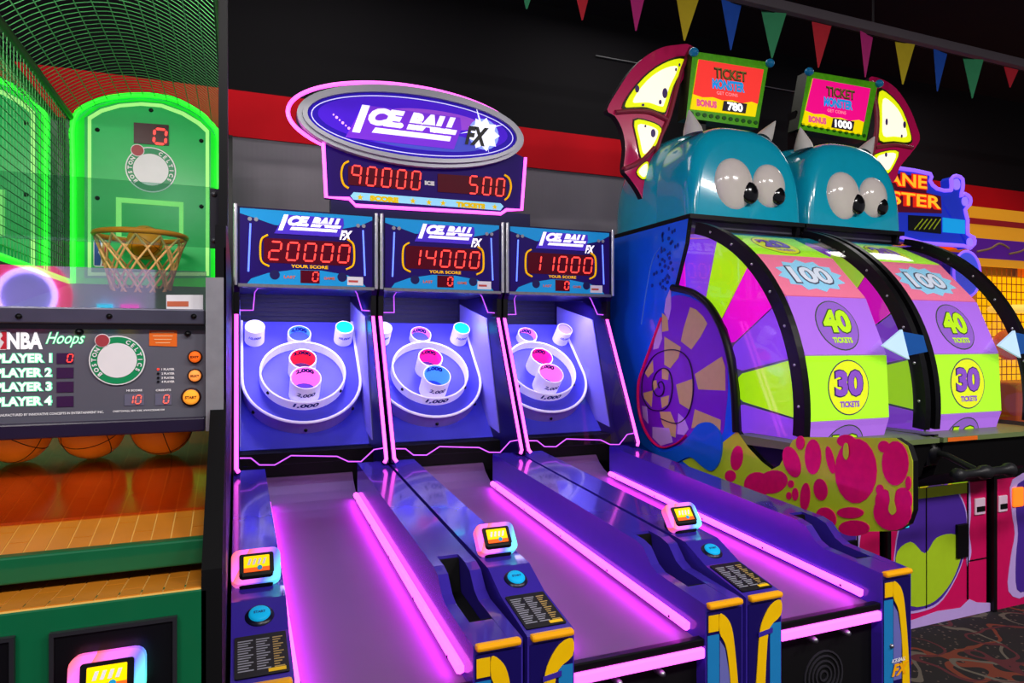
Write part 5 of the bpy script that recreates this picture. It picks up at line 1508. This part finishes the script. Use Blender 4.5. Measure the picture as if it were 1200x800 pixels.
for k in range(4):
    pts = smooth([(x0 + 0.1 + k * 0.5, 2.56), (x0 + 0.3 + k * 0.5, 2.60), (x0 + 0.45 + k * 0.5, 2.66), (x0 + 0.6 + k * 0.5, 2.62)], 4, False)
    MB().tube([HF.p(a, b, 0.008) for a, b in pts], 0.012, M('swoosh_tan', '#b08a60', 0.4), 5).build('swoosh', hp)
MB().box(x0 + 0.14, x1 - 0.14, 5.2, 5.26, 0.9, 2.42, YB).build('lit_back_panel', T, 'glowing yellow back panel')
gd = MB()
for k in range(22):
    x = x0 + 0.18 + k * 0.08
    gd.tube([(x, 4.70, 0.95), (x, 4.70, 2.42)], 0.005, M('grid_bronze', '#a86c10', 0.5), 4)
for k in range(18):
    gd.tube([(x0 + 0.14, 4.70, 0.98 + k * 0.08), (x1 - 0.14, 4.70, 0.98 + k * 0.08)], 0.005, M('grid_bronze', '#a86c10', 0.5), 4)
o = gd.build('wire_grid', T, 'wire grid')
o['kind'] = 'stuff'
c = Vector((7.35, 4.45, 1.98))
MB().tube([c + Vector((0.26 * math.cos(2 * math.pi * k / 32), 0.2 * math.sin(2 * math.pi * k / 32), 0)) for k in range(32)], 0.035, lit('hoop_pale_yellow', '#ffd860', 0.7), 8, True).build('hoop', T, 'pale yellow hoop')
MB().ball((7.30, 4.48, 1.62), 0.16, 0.16, 0.16, BALLO, 20, 14).build('mounted_ball', T, 'orange ball')
MB().box(x0 + 0.1, x1 - 0.1, 4.2, 4.6, 0.0, 1.25, M('game_front_orange', '#d86020', 0.35), 0.02).build('front_console', T)

# ------------------------------------------------------------------ bunting, beam, cables
BY, BZ = 3.66, 3.925
T = thing('bunting', (4.2, BY, BZ), 'string of coloured triangular pennants under the ceiling beam', 'bunting')
MB().tube([(1.6, BY, BZ), (7.2, BY, BZ)], 0.004, BLACK, 5).build('string', T)
cols = {'green': '#3aa06a', 'red': '#d82838', 'pink': '#d8308c', 'yellow': '#d8c020', 'blue': '#1c58c8'}
bfm = front(BY)
names = ['green', 'red', 'pink', 'yellow', 'blue', 'green', 'red', 'pink', 'yellow', 'blue', 'green', 'red']
us = [621, 682, 747, 806, 857, 907, 963, 1015.5, 1060.5, 1102, 1140.5, 1185]
for k, (nm, u) in enumerate(zip(names, us)):
    a = bfm.px(u, 40)[0]
    f = Fr((a, BY, BZ), (math.cos(0.12 * ((k * 7) % 5 - 2)), math.sin(0.12 * ((k * 7) % 5 - 2)), 0), (0, 0.06 * ((k * 3) % 3 - 1), 1))
    hgt = 0.31 if k < 11 else 0.16
    MB().slab(f, [(-0.092, 0.0), (-0.004 + 0.012 * ((k * 5) % 3 - 1), -hgt), (0.004 + 0.012 * ((k * 5) % 3 - 1), -hgt), (0.092, 0.0)], -0.002, 0.002, M('pennant_' + nm, cols[nm], 0.7, var=0.1)).build('pennant', T, nm + ' pennant')
T = thing('hanging_beam', (5.0, 3.73, 3.985), 'dark grey metal beam hanging below the black ceiling', 'beam')
T['kind'] = 'thing'
MB().box(1.0, 9.0, 3.70, 3.76, 3.985, 4.055, M('beam_grey', '#6a6268', 0.6), 0.006).build('beam', T)
for X in (4.47, 1.6, 7.4):
    MB().tube([(X, 3.73, 4.056), (X, 3.73, 4.599)], 0.008, M('rod_grey', '#3c383c', 0.5), 6).build('hanger_rod', T)
a = front(5.38)
p0, p1 = a.px(896, 101), a.px(940, 109)
sl = (p1[1] - p0[1]) / (p1[0] - p0[0])
tag(MB().tube([(3.0, 5.38, p0[1] + sl * (3.0 - p0[0])), (6.2, 5.38, p0[1] + sl * (6.2 - p0[0]))], 0.005, M('cable_grey', '#8a8a8c', 0.5), 5).build('cable'), 'thin pale cable stretched behind the two monster displays', 'cable')

# ------------------------------------------------------------------ game across the aisle, mirrored in the basketball shield
T = thing('prize_spinner_game', (-1.30, -2.35, 0), 'prize game with a round violet neon sign, mirrored in the lower ball shield', 'arcade machine')
MB().box(-1.95, -0.65, -2.75, -2.25, 0.0, 1.55, M('spinner_cabinet_violet', '#5a3c9c', 0.35), 0.02).build('cabinet_body', T)
gb = Fr((0, -2.25, 0), (-1, 0, 0), (0, 0, 1))
MB().box(-1.95, -0.65, -2.75, -2.30, 1.55, 2.55, M('backdrop_glow_grey', '#a49cc0', 0.4, emit='#a49cc0', es=0.9), 0.02).build('glow_backdrop', T)  # glowing backdrop added so the shield mirrors a pale wall
MB().slab(gb, ell(1.45, 1.99, 0.28, 0.29, n=40), -0.05, 0.0, lit('spinner_rose', '#f04080', 1.6)).build('rose_disc', T)
MB().slab(gb, ell(1.45, 1.99, 0.18, 0.19, n=40), 0.0, 0.02, lit('spinner_lilac', '#9a90e0', 1.6)).build('lilac_disc', T)
MB().tube([gb.p(a, b, 0.03) for a, b in ell(1.45, 1.99, 0.18, 0.19, n=48)], 0.02, lit('spinner_neon', '#c8a8ff', 5.0), 8, True).build('neon_ring', T)
for k, (x, z, w_, h_, c_) in enumerate(((0.75, 1.66, 0.10, 0.10, '#f0e040'), (0.88, 1.66, 0.08, 0.12, '#40d0d0'), (0.72, 1.84, 0.12, 0.10, '#e050c0'), (0.90, 1.84, 0.10, 0.10, '#40c8f0'), (1.05, 1.66, 0.10, 0.08, '#b8e050'))):
    MB().slab(gb, [(x, z), (x + w_, z), (x + w_, z + h_), (x, z + h_)], -0.05, 0.01, lit('prize_panel_%s' % ('yellow', 'teal', 'pink', 'sky', 'lime')[k], c_, 2.5)).build('prize_panel', T)
